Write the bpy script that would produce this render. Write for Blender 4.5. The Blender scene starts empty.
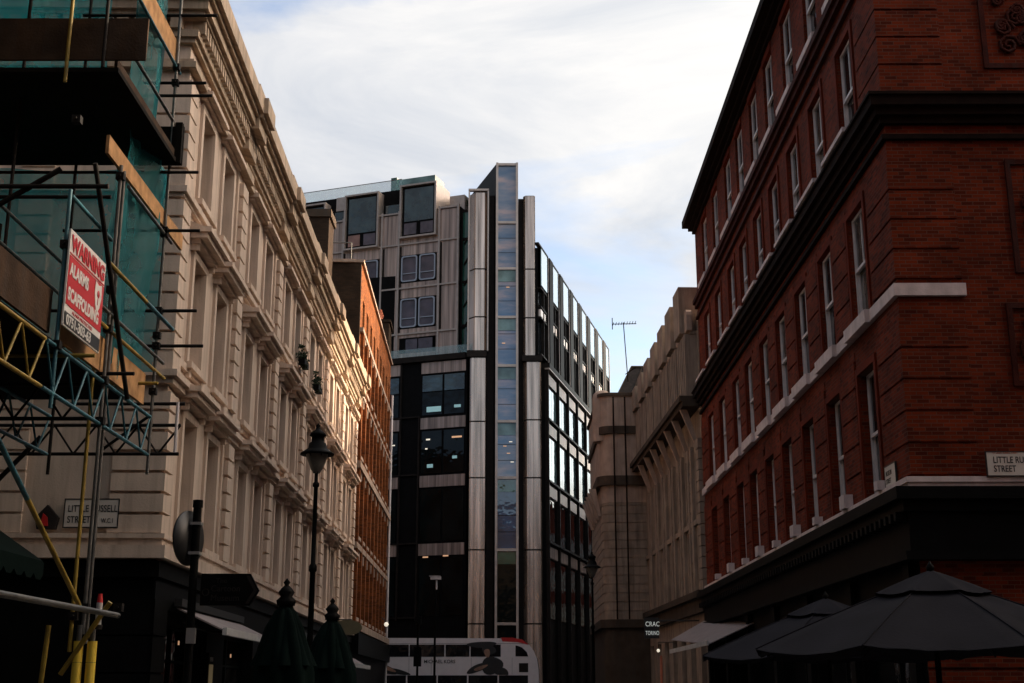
import bpy, math, random
from mathutils import Vector, Matrix
random.seed(7)
R = math.radians
scene = bpy.context.scene
col = scene.collection

# ------------------------------------------------------------ camera
PITCH = math.atan(346.5 / 1300.0)
cd = bpy.data.cameras.new('camera')
cam = bpy.data.objects.new('camera', cd)
col.objects.link(cam)
cam.location = (0, 0, 1.6)
cam.rotation_euler = (math.pi / 2 + PITCH, 0, 0)
cd.sensor_width = 36.0
cd.lens = 1300.0 / 1024.0 * 36.0
cd.clip_start = 0.1
cd.clip_end = 5000
scene.camera = cam

# ------------------------------------------------------------ world, sun, exposure
SUN_EL, SUN_AZ = 21.5, 72.0          # azimuth clockwise from +Y
scene.view_settings.view_transform = 'Standard'
scene.view_settings.look = 'None'
scene.view_settings.gamma = 1.0
scene.view_settings.exposure = 0.38
w = bpy.data.worlds.new('World')
scene.world = w
w.use_nodes = True
nt = w.node_tree
nt.nodes.clear()
wo = nt.nodes.new('ShaderNodeOutputWorld')
bg = nt.nodes.new('ShaderNodeBackground')
bg.inputs['Strength'].default_value = 0.10
sky = nt.nodes.new('ShaderNodeTexSky')
sky.sky_type = 'NISHITA'
sky.sun_disc = False
sky.sun_elevation = R(SUN_EL)
sky.sun_rotation = R(SUN_AZ)
sky.air_density = 1.0
sky.dust_density = 0.6
tc = nt.nodes.new('ShaderNodeTexCoord')
mp = nt.nodes.new('ShaderNodeMapping')
mp.inputs['Scale'].default_value = (1.0, 1.0, 2.6)
mp.inputs['Rotation'].default_value = (0.25, 0.35, 0.3)
mp.inputs['Location'].default_value = (0.35, 0.1, 0.22)
n1 = nt.nodes.new('ShaderNodeTexNoise')
n1.inputs['Scale'].default_value = 3.2
n1.inputs['Detail'].default_value = 8
n1.inputs['Roughness'].default_value = 0.52
n1.inputs['Distortion'].default_value = 0.5
r1 = nt.nodes.new('ShaderNodeValToRGB')
r1.color_ramp.elements[0].position = 0.40
r1.color_ramp.elements[0].color = (0.15, 0.15, 0.15, 1)
r1.color_ramp.elements[1].position = 0.56
r1.color_ramp.elements[1].color = (1, 1, 1, 1)
n2 = nt.nodes.new('ShaderNodeTexNoise')
n2.inputs['Scale'].default_value = 3.6
n2.inputs['Detail'].default_value = 9
n2.inputs['Roughness'].default_value = 0.6
n2.inputs['Distortion'].default_value = 0.8
r2 = nt.nodes.new('ShaderNodeValToRGB')
r2.color_ramp.elements[0].position = 0.3
r2.color_ramp.elements[0].color = (5.0, 5.5, 6.3, 1)
r2.color_ramp.elements[1].position = 0.68
r2.color_ramp.elements[1].color = (8.3, 8.25, 8.2, 1)
br = nt.nodes.new('ShaderNodeMixRGB')       # sky brightened a little under the thin cloud
br.blend_type = 'MULTIPLY'
br.inputs[0].default_value = 1.0
br.inputs[2].default_value = (2.5, 2.35, 2.35, 1)
mx = nt.nodes.new('ShaderNodeMixRGB')
L = nt.links.new
L(tc.outputs['Generated'], mp.inputs['Vector'])
L(mp.outputs['Vector'], n1.inputs['Vector'])
mp2 = nt.nodes.new('ShaderNodeMapping'); mp2.inputs['Rotation'].default_value = (0.2, 0.55, 0.1); mp2.inputs['Scale'].default_value = (0.9, 1.0, 2.4)
L(tc.outputs['Generated'], mp2.inputs['Vector']); L(mp2.outputs['Vector'], n2.inputs['Vector'])
# thinner cloud low over the roofs: bias the noise by elevation
sz = nt.nodes.new('ShaderNodeSeparateXYZ'); L(tc.outputs['Generated'], sz.inputs[0])
ez = nt.nodes.new('ShaderNodeMapRange'); ez.inputs['From Min'].default_value = 0.20; ez.inputs['From Max'].default_value = 0.34
ez.inputs['To Min'].default_value = -0.115; ez.inputs['To Max'].default_value = 0.05
L(sz.outputs['Z'], ez.inputs['Value'])
ae = nt.nodes.new('ShaderNodeMath'); ae.operation = 'ADD'
L(n1.outputs['Fac'], ae.inputs[0]); L(ez.outputs['Result'], ae.inputs[1])
L(ae.outputs[0], r1.inputs['Fac'])
L(n2.outputs['Fac'], r2.inputs['Fac'])
L(sky.outputs['Color'], br.inputs[1])
L(r1.outputs['Color'], mx.inputs[0])
L(br.outputs['Color'], mx.inputs[1])
L(r2.outputs['Color'], mx.inputs[2])
# thin cloud glows around the sun's direction and dulls away from it
dp_ = nt.nodes.new('ShaderNodeVectorMath'); dp_.operation = 'DOT_PRODUCT'
dp_.inputs[1].default_value = (math.sin(R(SUN_AZ)) * math.cos(R(SUN_EL)), math.cos(R(SUN_AZ)) * math.cos(R(SUN_EL)), math.sin(R(SUN_EL)))
L(tc.outputs['Generated'], dp_.inputs[0])
mr_ = nt.nodes.new('ShaderNodeMapRange')
mr_.inputs['From Min'].default_value = -1; mr_.inputs['From Max'].default_value = 1
L(dp_.outputs['Value'], mr_.inputs['Value'])
gl = nt.nodes.new('ShaderNodeValToRGB')
gl.color_ramp.elements[0].position = 0.0; gl.color_ramp.elements[0].color = (0.10, 0.105, 0.12, 1)
gl.color_ramp.elements[1].position = 1.0; gl.color_ramp.elements[1].color = (16.0, 12.5, 9.0, 1)
for ps, cc in ((0.25, (0.27, 0.28, 0.31, 1)), (0.37, (0.66, 0.67, 0.70, 1)), (0.64, (0.86, 0.86, 0.87, 1)), (0.79, (1.02, 1.0, 0.97, 1)), (0.88, (3.3, 2.85, 2.3, 1)), (0.94, (6.8, 5.6, 4.3, 1))):
    e_ = gl.color_ramp.elements.new(ps); e_.color = cc
L(mr_.outputs['Result'], gl.inputs['Fac'])
mg = nt.nodes.new('ShaderNodeMixRGB'); mg.blend_type = 'MULTIPLY'; mg.inputs[0].default_value = 1.0
L(mx.outputs['Color'], mg.inputs[1]); L(gl.outputs['Color'], mg.inputs[2])
L(mg.outputs['Color'], bg.inputs['Color'])
L(bg.outputs['Background'], wo.inputs['Surface'])

sl = bpy.data.lights.new('sun', 'SUN')
sl.energy = 5.0
sl.angle = R(0.5)
sl.color = (1.0, 0.85, 0.64)
sun = bpy.data.objects.new('sun', sl)
col.objects.link(sun)
sd = Vector((math.sin(R(SUN_AZ)) * math.cos(R(SUN_EL)), math.cos(R(SUN_AZ)) * math.cos(R(SUN_EL)), math.sin(R(SUN_EL))))
sun.rotation_euler = sd.to_track_quat('Z', 'Y').to_euler()
sun.location = (60, 40, 60)

# ------------------------------------------------------------ materials
def nodes_for(name):
    m = bpy.data.materials.new(name)
    m.use_nodes = True
    t = m.node_tree
    b = t.nodes['Principled BSDF']
    return m, t, b

def facade_coords(t):
    tc = t.nodes.new('ShaderNodeTexCoord')
    sp = t.nodes.new('ShaderNodeSeparateXYZ')
    ad = t.nodes.new('ShaderNodeMath'); ad.operation = 'ADD'
    cb = t.nodes.new('ShaderNodeCombineXYZ')
    t.links.new(tc.outputs['Object'], sp.inputs[0])
    t.links.new(sp.outputs['X'], ad.inputs[0]); t.links.new(sp.outputs['Y'], ad.inputs[1])
    t.links.new(ad.outputs[0], cb.inputs['X']); t.links.new(sp.outputs['Z'], cb.inputs['Y'])
    return tc, cb

def mat(name, c, rough=0.7, metal=0.0, var=0.15, scale=3.0, bump=0.0, streak=0.0, ior=1.5, spec=0.5, alpha=1.0, dirt=(0.05, 0.045, 0.04)):
    """plain surface with uneven tone, optional vertical rain streaks of dirt and fine bump"""
    m, t, b = nodes_for(name)
    b.inputs['Roughness'].default_value = rough
    b.inputs['Metallic'].default_value = metal
    b.inputs['IOR'].default_value = ior
    b.inputs['Specular IOR Level'].default_value = spec
    b.inputs['Alpha'].default_value = alpha
    tc, cb = facade_coords(t)
    n = t.nodes.new('ShaderNodeTexNoise'); n.inputs['Scale'].default_value = scale; n.inputs['Detail'].default_value = 7
    t.links.new(tc.outputs['Object'], n.inputs['Vector'])
    rp = t.nodes.new('ShaderNodeMapRange')
    rp.inputs['From Min'].default_value = 0.3; rp.inputs['From Max'].default_value = 0.7
    rp.inputs['To Min'].default_value = 1 - var; rp.inputs['To Max'].default_value = 1 + var
    t.links.new(n.outputs['Fac'], rp.inputs['Value'])
    mu = t.nodes.new('ShaderNodeMixRGB'); mu.blend_type = 'MULTIPLY'; mu.inputs[0].default_value = 1
    mu.inputs[1].default_value = (*c, 1)
    t.links.new(rp.outputs['Result'], mu.inputs[2])
    out = mu.outputs['Color']
    if streak > 0:
        mp = t.nodes.new('ShaderNodeMapping'); mp.inputs['Scale'].default_value = (3.0, 0.22, 1)
        t.links.new(cb.outputs[0], mp.inputs['Vector'])
        s = t.nodes.new('ShaderNodeTexNoise'); s.inputs['Scale'].default_value = 1.6; s.inputs['Detail'].default_value = 6; s.inputs['Roughness'].default_value = 0.6
        t.links.new(mp.outputs[0], s.inputs['Vector'])
        q = t.nodes.new('ShaderNodeMapRange'); q.inputs['From Min'].default_value = 0.45; q.inputs['From Max'].default_value = 0.75
        q.inputs['To Min'].default_value = 0; q.inputs['To Max'].default_value = streak
        t.links.new(s.outputs['Fac'], q.inputs['Value'])
        x = t.nodes.new('ShaderNodeMixRGB'); x.inputs[2].default_value = (*dirt, 1)
        t.links.new(q.outputs['Result'], x.inputs[0]); t.links.new(out, x.inputs[1])
        out = x.outputs['Color']
    t.links.new(out, b.inputs['Base Color'])
    if bump > 0:
        bn = t.nodes.new('ShaderNodeTexNoise'); bn.inputs['Scale'].default_value = 30; bn.inputs['Detail'].default_value = 5
        t.links.new(tc.outputs['Object'], bn.inputs['Vector'])
        bp = t.nodes.new('ShaderNodeBump'); bp.inputs['Strength'].default_value = bump; bp.inputs['Distance'].default_value = 0.02
        t.links.new(bn.outputs['Fac'], bp.inputs['Height']); t.links.new(bp.outputs['Normal'], b.inputs['Normal'])
    return m

def brickmat(name, c1, c2, mortar, rough=0.85, bump=0.5, patch=0.35):
    m, t, b = nodes_for(name)
    b.inputs['Roughness'].default_value = rough
    b.inputs['Specular IOR Level'].default_value = 0.08
    tc, cb = facade_coords(t)
    k = t.nodes.new('ShaderNodeTexBrick')
    k.inputs['Color1'].default_value = (*c1, 1); k.inputs['Color2'].default_value = (*c2, 1); k.inputs['Mortar'].default_value = (*mortar, 1)
    k.inputs['Scale'].default_value = 1.0
    k.inputs['Brick Width'].default_value = 0.225; k.inputs['Row Height'].default_value = 0.075
    k.inputs['Mortar Size'].default_value = 0.007; k.inputs['Bias'].default_value = -0.2
    t.links.new(cb.outputs[0], k.inputs['Vector'])
    n = t.nodes.new('ShaderNodeTexNoise'); n.inputs['Scale'].default_value = 0.9; n.inputs['Detail'].default_value = 8
    t.links.new(tc.outputs['Object'], n.inputs['Vector'])
    rp = t.nodes.new('ShaderNodeMapRange'); rp.inputs['From Min'].default_value = 0.3; rp.inputs['From Max'].default_value = 0.7
    rp.inputs['To Min'].default_value = 1 - patch; rp.inputs['To Max'].default_value = 1 + patch * 0.6
    t.links.new(n.outputs['Fac'], rp.inputs['Value'])
    mu = t.nodes.new('ShaderNodeMixRGB'); mu.blend_type = 'MULTIPLY'; mu.inputs[0].default_value = 1
    t.links.new(k.outputs['Color'], mu.inputs[1]); t.links.new(rp.outputs['Result'], mu.inputs[2])
    t.links.new(mu.outputs['Color'], b.inputs['Base Color'])
    bp = t.nodes.new('ShaderNodeBump'); bp.inputs['Strength'].default_value = bump; bp.inputs['Distance'].default_value = 0.01; bp.invert = True
    t.links.new(k.outputs['Fac'], bp.inputs['Height']); t.links.new(bp.outputs['Normal'], b.inputs['Normal'])
    return m

def panelmetal(name, c, rough, metal, pitch=0.62):
    """bronze sheet whose tone changes from seam to seam, with fine vertical stains"""
    m, t, b = nodes_for(name)
    b.inputs['Metallic'].default_value = metal
    tc, cb = facade_coords(t)
    mp = t.nodes.new('ShaderNodeMapping'); mp.inputs['Scale'].default_value = (4.0, 0.12, 1)
    t.links.new(cb.outputs[0], mp.inputs['Vector'])
    s = t.nodes.new('ShaderNodeTexNoise'); s.inputs['Scale'].default_value = 1.1; s.inputs['Detail'].default_value = 5
    t.links.new(mp.outputs[0], s.inputs['Vector'])
    k = t.nodes.new('ShaderNodeTexBrick'); k.inputs['Scale'].default_value = 1; k.offset = 0
    k.inputs['Color1'].default_value = (0.86, 0.86, 0.88, 1); k.inputs['Color2'].default_value = (1.15, 1.12, 1.08, 1); k.inputs['Mortar'].default_value = (0.35, 0.33, 0.32, 1)
    k.inputs['Brick Width'].default_value = pitch; k.inputs['Row Height'].default_value = 60; k.inputs['Mortar Size'].default_value = 0.012
    t.links.new(cb.outputs[0], k.inputs['Vector'])
    rp = t.nodes.new('ShaderNodeMapRange'); rp.inputs['From Min'].default_value = 0.3; rp.inputs['From Max'].default_value = 0.7
    rp.inputs['To Min'].default_value = 0.45; rp.inputs['To Max'].default_value = 1.35
    t.links.new(s.outputs['Fac'], rp.inputs['Value'])
    mu = t.nodes.new('ShaderNodeMixRGB'); mu.blend_type = 'MULTIPLY'; mu.inputs[0].default_value = 1; mu.inputs[1].default_value = (*c, 1)
    t.links.new(rp.outputs['Result'], mu.inputs[2])
    m2 = t.nodes.new('ShaderNodeMixRGB'); m2.blend_type = 'MULTIPLY'; m2.inputs[0].default_value = 1
    t.links.new(mu.outputs['Color'], m2.inputs[1]); t.links.new(k.outputs['Color'], m2.inputs[2])
    t.links.new(m2.outputs['Color'], b.inputs['Base Color'])
    rr = t.nodes.new('ShaderNodeMapRange'); rr.inputs['To Min'].default_value = rough - 0.08; rr.inputs['To Max'].default_value = rough + 0.12
    t.links.new(s.outputs['Fac'], rr.inputs['Value']); t.links.new(rr.outputs['Result'], b.inputs['Roughness'])
    return m

def glassmat(name, c, ior=1.6, rough=0.03, wob=0.02, var=0.5, vs=0.9):
    """opaque window glass: dark room tone behind a clean reflecting face, slightly uneven"""
    m, t, b = nodes_for(name)
    b.inputs['Roughness'].default_value = rough; b.inputs['IOR'].default_value = ior
    tc = t.nodes.new('ShaderNodeTexCoord')
    n = t.nodes.new('ShaderNodeTexNoise'); n.inputs['Scale'].default_value = vs; n.inputs['Detail'].default_value = 4
    oi = t.nodes.new('ShaderNodeObjectInfo')
    va = t.nodes.new('ShaderNodeVectorMath'); va.operation = 'ADD'
    t.links.new(tc.outputs['Object'], va.inputs[0]); t.links.new(oi.outputs['Location'], va.inputs[1])
    t.links.new(va.outputs[0], n.inputs['Vector'])
    rp = t.nodes.new('ShaderNodeMapRange'); rp.inputs['From Min'].default_value = 0.3; rp.inputs['From Max'].default_value = 0.7
    rp.inputs['To Min'].default_value = 1 - var; rp.inputs['To Max'].default_value = 1 + var
    t.links.new(n.outputs['Fac'], rp.inputs['Value'])
    mu = t.nodes.new('ShaderNodeMixRGB'); mu.blend_type = 'MULTIPLY'; mu.inputs[0].default_value = 1; mu.inputs[1].default_value = (*c, 1)
    t.links.new(rp.outputs['Result'], mu.inputs[2]); t.links.new(mu.outputs['Color'], b.inputs['Base Color'])
    bn = t.nodes.new('ShaderNodeTexNoise'); bn.inputs['Scale'].default_value = 1.3
    t.links.new(va.outputs[0], bn.inputs['Vector'])
    bp = t.nodes.new('ShaderNodeBump'); bp.inputs['Strength'].default_value = 1.0; bp.inputs['Distance'].default_value = wob
    t.links.new(bn.outputs['Fac'], bp.inputs['Height']); t.links.new(bp.outputs['Normal'], b.inputs['Normal'])
    return m

def emit(name, c, s):
    m, t, b = nodes_for(name)
    b.inputs['Base Color'].default_value = (*c, 1)
    b.inputs['Emission Color'].default_value = (*c, 1); b.inputs['Emission Strength'].default_value = s
    return m

def netmat(name, c, a):
    """woven debris netting: threads with gaps finer than a pixel, plus light passing the cloth"""
    m, t, b = nodes_for(name)
    b.inputs['Roughness'].default_value = 0.6
    b.inputs['Base Color'].default_value = (*c, 1)
    tc = t.nodes.new('ShaderNodeTexCoord')
    n = t.nodes.new('ShaderNodeTexNoise'); n.inputs['Scale'].default_value = 1.2; n.inputs['Detail'].default_value = 4
    t.links.new(tc.outputs['Object'], n.inputs['Vector'])
    rp = t.nodes.new('ShaderNodeMapRange'); rp.inputs['From Min'].default_value = 0.3; rp.inputs['From Max'].default_value = 0.7
    rp.inputs['To Min'].default_value = a - 0.15; rp.inputs['To Max'].default_value = a + 0.15
    t.links.new(n.outputs['Fac'], rp.inputs['Value']); t.links.new(rp.outputs['Result'], b.inputs['Alpha'])
    tl = t.nodes.new('ShaderNodeBsdfTranslucent'); tl.inputs['Color'].default_value = (*[min(1, v * 1.4) for v in c], 1)
    tr = t.nodes.new('ShaderNodeBsdfTransparent')
    ms = t.nodes.new('ShaderNodeMixShader'); t.links.new(rp.outputs['Result'], ms.inputs[0])
    t.links.new(tr.outputs[0], ms.inputs[1]); t.links.new(tl.outputs[0], ms.inputs[2])
    m2 = t.nodes.new('ShaderNodeMixShader'); m2.inputs[0].default_value = 0.5
    o = t.nodes['Material Output']
    t.links.new(b.outputs[0], m2.inputs[1]); t.links.new(ms.outputs[0], m2.inputs[2]); t.links.new(m2.outputs[0], o.inputs['Surface'])
    return m

M = {}
M['stucco'] = mat('cream_stucco', (0.60, 0.465, 0.365), 0.8, var=0.12, scale=1.1, bump=0.2, streak=0.5, dirt=(0.20, 0.145, 0.105), spec=0.3)
M['stucco_dirty'] = mat('weathered_stucco', (0.43, 0.315, 0.215), 0.8, var=0.22, scale=2.5, bump=0.2, streak=0.7, dirt=(0.07, 0.05, 0.035))
M['cream_paint'] = mat('cream_painted_timber', (0.42, 0.35, 0.29), 0.5, var=0.08)
M['blind'] = glassmat('glass_over_pale_blind', (0.21, 0.165, 0.13), 1.5, 0.06)
M['room'] = glassmat('window_glass_dark_room', (0.025, 0.024, 0.024), 1.55, 0.03)
M['redbrick'] = brickmat('deep_red_brick', (0.165, 0.023, 0.0065), (0.050, 0.008, 0.004), (0.11, 0.05, 0.032), patch=0.38)
M['redrub'] = mat('red_rubbed_brick', (0.125, 0.017, 0.005), 0.85, spec=0.1, var=0.3, scale=1.2, bump=0.3, streak=0.5, dirt=(0.05, 0.012, 0.01))
M['redstone'] = mat('dark_red_terracotta', (0.050, 0.010, 0.006), 0.85, spec=0.1, var=0.3, scale=3, bump=0.4, streak=0.5)
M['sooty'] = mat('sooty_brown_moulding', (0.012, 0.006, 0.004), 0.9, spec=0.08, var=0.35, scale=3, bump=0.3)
M['whitepaint'] = mat('white_gloss_paint', (0.62, 0.57, 0.56), 0.45, var=0.10, scale=4)
M['whitestone'] = mat('whitened_stone_sill', (0.62, 0.50, 0.47), 0.7, var=0.15, scale=4, bump=0.2, streak=0.3, dirt=(0.25, 0.18, 0.16))
M['blackpaint'] = mat('black_gloss_paint', (0.0035, 0.0035, 0.0035), 0.6, var=0.3, spec=0.06)
M['blackpaint_green'] = mat('green_black_paint', (0.003, 0.005, 0.0045), 0.6, var=0.3, spec=0.06)
M['curtained'] = glassmat('glass_over_grey_curtain', (0.085, 0.075, 0.065), 1.55, 0.05, 0.03, 0.7, 3.0)
M['shopglass'] = glassmat('shop_window_glass', (0.012, 0.011, 0.010), 1.5, 0.05)
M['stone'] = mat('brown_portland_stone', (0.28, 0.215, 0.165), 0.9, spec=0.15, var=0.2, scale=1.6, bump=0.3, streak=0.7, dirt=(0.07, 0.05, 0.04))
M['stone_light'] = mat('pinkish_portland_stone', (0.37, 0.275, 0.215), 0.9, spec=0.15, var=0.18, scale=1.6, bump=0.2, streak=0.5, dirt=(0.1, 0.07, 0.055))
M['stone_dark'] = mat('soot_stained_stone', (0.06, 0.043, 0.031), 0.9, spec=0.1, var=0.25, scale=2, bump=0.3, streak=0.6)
M['orange_brick'] = brickmat('orange_brown_brick', (0.27, 0.082, 0.022), (0.10, 0.032, 0.012), (0.15, 0.08, 0.045))
M['stock_brick'] = brickmat('sooty_stock_brick', (0.045, 0.028, 0.018), (0.03, 0.02, 0.013), (0.03, 0.024, 0.02))
M['bronze'] = panelmetal('bronze_sheet_cladding', (0.46, 0.345, 0.29), 0.42, 0.55)
M['bronze_bright'] = panelmetal('polished_bronze_cladding', (0.66, 0.52, 0.42), 0.25, 0.9, 0.45)
M['bronze_frame'] = mat('bronze_frame', (0.44, 0.36, 0.31), 0.4, 0.6, var=0.12)
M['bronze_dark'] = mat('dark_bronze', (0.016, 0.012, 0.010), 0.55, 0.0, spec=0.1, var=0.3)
M['alu'] = mat('grey_aluminium_frame', (0.36, 0.38, 0.42), 0.35, 0.6, var=0.08)
M['sheet_black'] = mat('black_metal_sheet', (0.005, 0.0045, 0.0045), 0.55, 0.0, spec=0.06, var=0.3)
M['glass_teal'] = glassmat('teal_reflecting_glass', (0.03, 0.055, 0.06), 2.0, 0.02, 0.03)
M['glass_blue'] = glassmat('blue_reflecting_glass', (0.020, 0.060, 0.13), 1.9, 0.04, 0.015, 0.5, 0.6)
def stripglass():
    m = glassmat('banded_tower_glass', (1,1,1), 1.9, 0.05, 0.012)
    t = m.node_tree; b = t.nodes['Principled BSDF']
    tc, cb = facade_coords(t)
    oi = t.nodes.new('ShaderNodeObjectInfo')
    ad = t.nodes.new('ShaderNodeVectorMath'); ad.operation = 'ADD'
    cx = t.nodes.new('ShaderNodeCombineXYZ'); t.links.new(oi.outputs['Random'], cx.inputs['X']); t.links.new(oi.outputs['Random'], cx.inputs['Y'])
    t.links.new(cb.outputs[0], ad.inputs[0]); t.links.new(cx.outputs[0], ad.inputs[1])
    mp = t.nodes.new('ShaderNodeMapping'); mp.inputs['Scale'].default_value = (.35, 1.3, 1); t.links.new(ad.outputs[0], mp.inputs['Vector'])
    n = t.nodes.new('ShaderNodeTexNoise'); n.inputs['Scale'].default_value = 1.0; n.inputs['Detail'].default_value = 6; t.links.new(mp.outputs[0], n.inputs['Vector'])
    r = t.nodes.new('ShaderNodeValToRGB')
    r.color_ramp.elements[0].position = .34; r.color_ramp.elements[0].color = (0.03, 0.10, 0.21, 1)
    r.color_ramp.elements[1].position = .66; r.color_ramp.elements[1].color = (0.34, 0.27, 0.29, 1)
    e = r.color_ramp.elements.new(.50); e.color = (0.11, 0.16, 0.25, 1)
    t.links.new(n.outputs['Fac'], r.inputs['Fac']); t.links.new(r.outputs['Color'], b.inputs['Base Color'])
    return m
M['glass_strip'] = stripglass()
M['glass_mauve'] = glassmat('mauve_tinted_glass', (0.075, 0.055, 0.065), 1.8, 0.04)
M['glass_sky'] = glassmat('pale_sky_glass', (0.14, 0.22, 0.22), 1.42, 0.05, 0.01)
M['glass_clear'] = mat('clear_balustrade_glass', (0.35, 0.5, 0.52), 0.05, var=0.05, alpha=0.30)
M['glass_recess'] = glassmat('recessed_dark_glass', (0.008, 0.010, 0.012), 1.22, 0.06)
M['glass_dark'] = glassmat('black_office_glass', (0.005, 0.007, 0.007), 1.4, 0.03)
M['glass_green'] = glassmat('green_stair_glass', (0.02, 0.09, 0.065), 1.9, 0.05)
M['glass_pink'] = glassmat('glass_over_pink_blind', (0.30, 0.17, 0.14), 1.5, 0.1)
M['slate'] = mat('grey_slate', (0.025, 0.020, 0.018), 0.8, spec=0.1, var=0.3, scale=5, bump=0.3)
M['asphalt'] = mat('asphalt', (0.05, 0.05, 0.05), 0.9, var=0.2, scale=8, bump=0.4)
M['paving'] = mat('paving', (0.13, 0.12, 0.11), 0.85, var=0.2, scale=4, bump=0.2)
M['kerb'] = mat('granite_kerb', (0.28, 0.27, 0.26), 0.8, var=0.2, scale=12)
M['line'] = mat('road_paint', (0.7, 0.7, 0.66), 0.7)
M['yline'] = mat('yellow_road_paint', (0.65, 0.45, 0.05), 0.7)
M['galv'] = mat('galvanised_tube', (0.11, 0.105, 0.095), 0.5, 0.4, var=0.3, scale=6)
M['tube_dark'] = mat('rusty_dark_tube', (0.014, 0.011, 0.009), 0.7, 0.0, spec=0.15, var=0.4, scale=6)
M['tube_teal'] = mat('teal_painted_tube', (0.022, 0.10, 0.125), 0.5, 0.1, var=0.35, scale=5)
M['tube_yellow'] = mat('yellow_painted_tube', (0.26, 0.17, 0.02), 0.55, 0.1, var=0.35, scale=5)
M['sleeve'] = mat('yellow_foam_sleeve', (0.72, 0.50, 0.045), 0.7, var=0.08)
M['ply'] = mat('orange_plywood', (0.40, 0.22, 0.095), 0.85, spec=0.2, var=0.3, scale=6, streak=0.3, dirt=(0.2, 0.1, 0.05))
M['oldboard'] = mat('old_scaffold_board', (0.055, 0.033, 0.02), 0.9, spec=0.1, var=0.4, scale=3, bump=0.4, streak=0.5)
M['deck'] = mat('dark_deck_board', (0.010, 0.008, 0.006), 0.95, spec=0.1, var=0.3, scale=3)
M['net'] = netmat('teal_debris_netting', (0.012, 0.20, 0.22), 0.66)
M['signred'] = mat('red_sign_vinyl', (0.50, 0.010, 0.014), 0.5, var=0.06)
M['signwhite'] = mat('white_sign_vinyl', (0.70, 0.67, 0.62), 0.5, var=0.08)
M['signblack'] = mat('black_lettering', (0.015, 0.015, 0.015), 0.5)
M['plate'] = mat('enamelled_nameplate', (0.62, 0.55, 0.48), 0.4, var=0.08)
M['canvas_grey'] = mat('charcoal_canvas', (0.012, 0.0115, 0.015), 0.9, spec=0.08, var=0.18, scale=2, bump=0.15)
M['canvas_green'] = mat('dark_green_canvas', (0.002, 0.006, 0.005), 0.9, spec=0.04, var=0.3, scale=3, bump=0.15)
M['awning'] = mat('mauve_grey_awning_cloth', (0.20, 0.165, 0.16), 0.85, var=0.12)
M['buswhite'] = mat('white_bus_paint', (0.80, 0.74, 0.73), 0.3, var=0.05)
M['busred'] = mat('red_bus_paint', (0.55, 0.02, 0.02), 0.3, var=0.05)
M['busdark'] = glassmat('bus_window_glass', (0.012, 0.012, 0.014), 1.5, 0.04)
M['rubber'] = mat('tyre_rubber', (0.02, 0.02, 0.02), 0.8)
M['skin_print'] = mat('tan_poster_print', (0.36, 0.20, 0.13), 0.5, var=0.4, scale=2)
M['leaf'] = mat('dark_leaf', (0.012, 0.022, 0.008), 0.7, spec=0.1, var=0.4, scale=8)
M['terracotta'] = mat('terracotta', (0.45, 0.12, 0.06), 0.75, var=0.2, scale=4)
M['lampglass'] = mat('frosted_lantern_glass', (0.12, 0.105, 0.085), 0.3, var=0.25, scale=6)
M['silver'] = mat('bare_steel', (0.5, 0.5, 0.5), 0.35, 0.8, var=0.1)
M['redplastic'] = mat('red_plastic', (0.5, 0.02, 0.02), 0.4)
M['greyplastic'] = mat('pale_grey_plastic', (0.5, 0.48, 0.46), 0.5)
M['lit'] = emit('lit_office_lamp', (1.0, 0.9, 0.72), 0.55)
M['lit_warm'] = emit('lit_warm_strip', (1.0, 0.55, 0.3), 0.35)
M['lit_cool'] = emit('lit_screen', (0.45, 0.75, 0.75), 0.16)
M['lit_page'] = emit('lit_menu_page', (0.35, 0.27, 0.14), 0.10)
M['lit_sign'] = emit('lit_sign_letters', (0.8, 0.85, 0.8), 0.28)
M['olive'] = mat('olive_oval_sign_paint', (0.13, 0.115, 0.06), 0.5)

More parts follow.
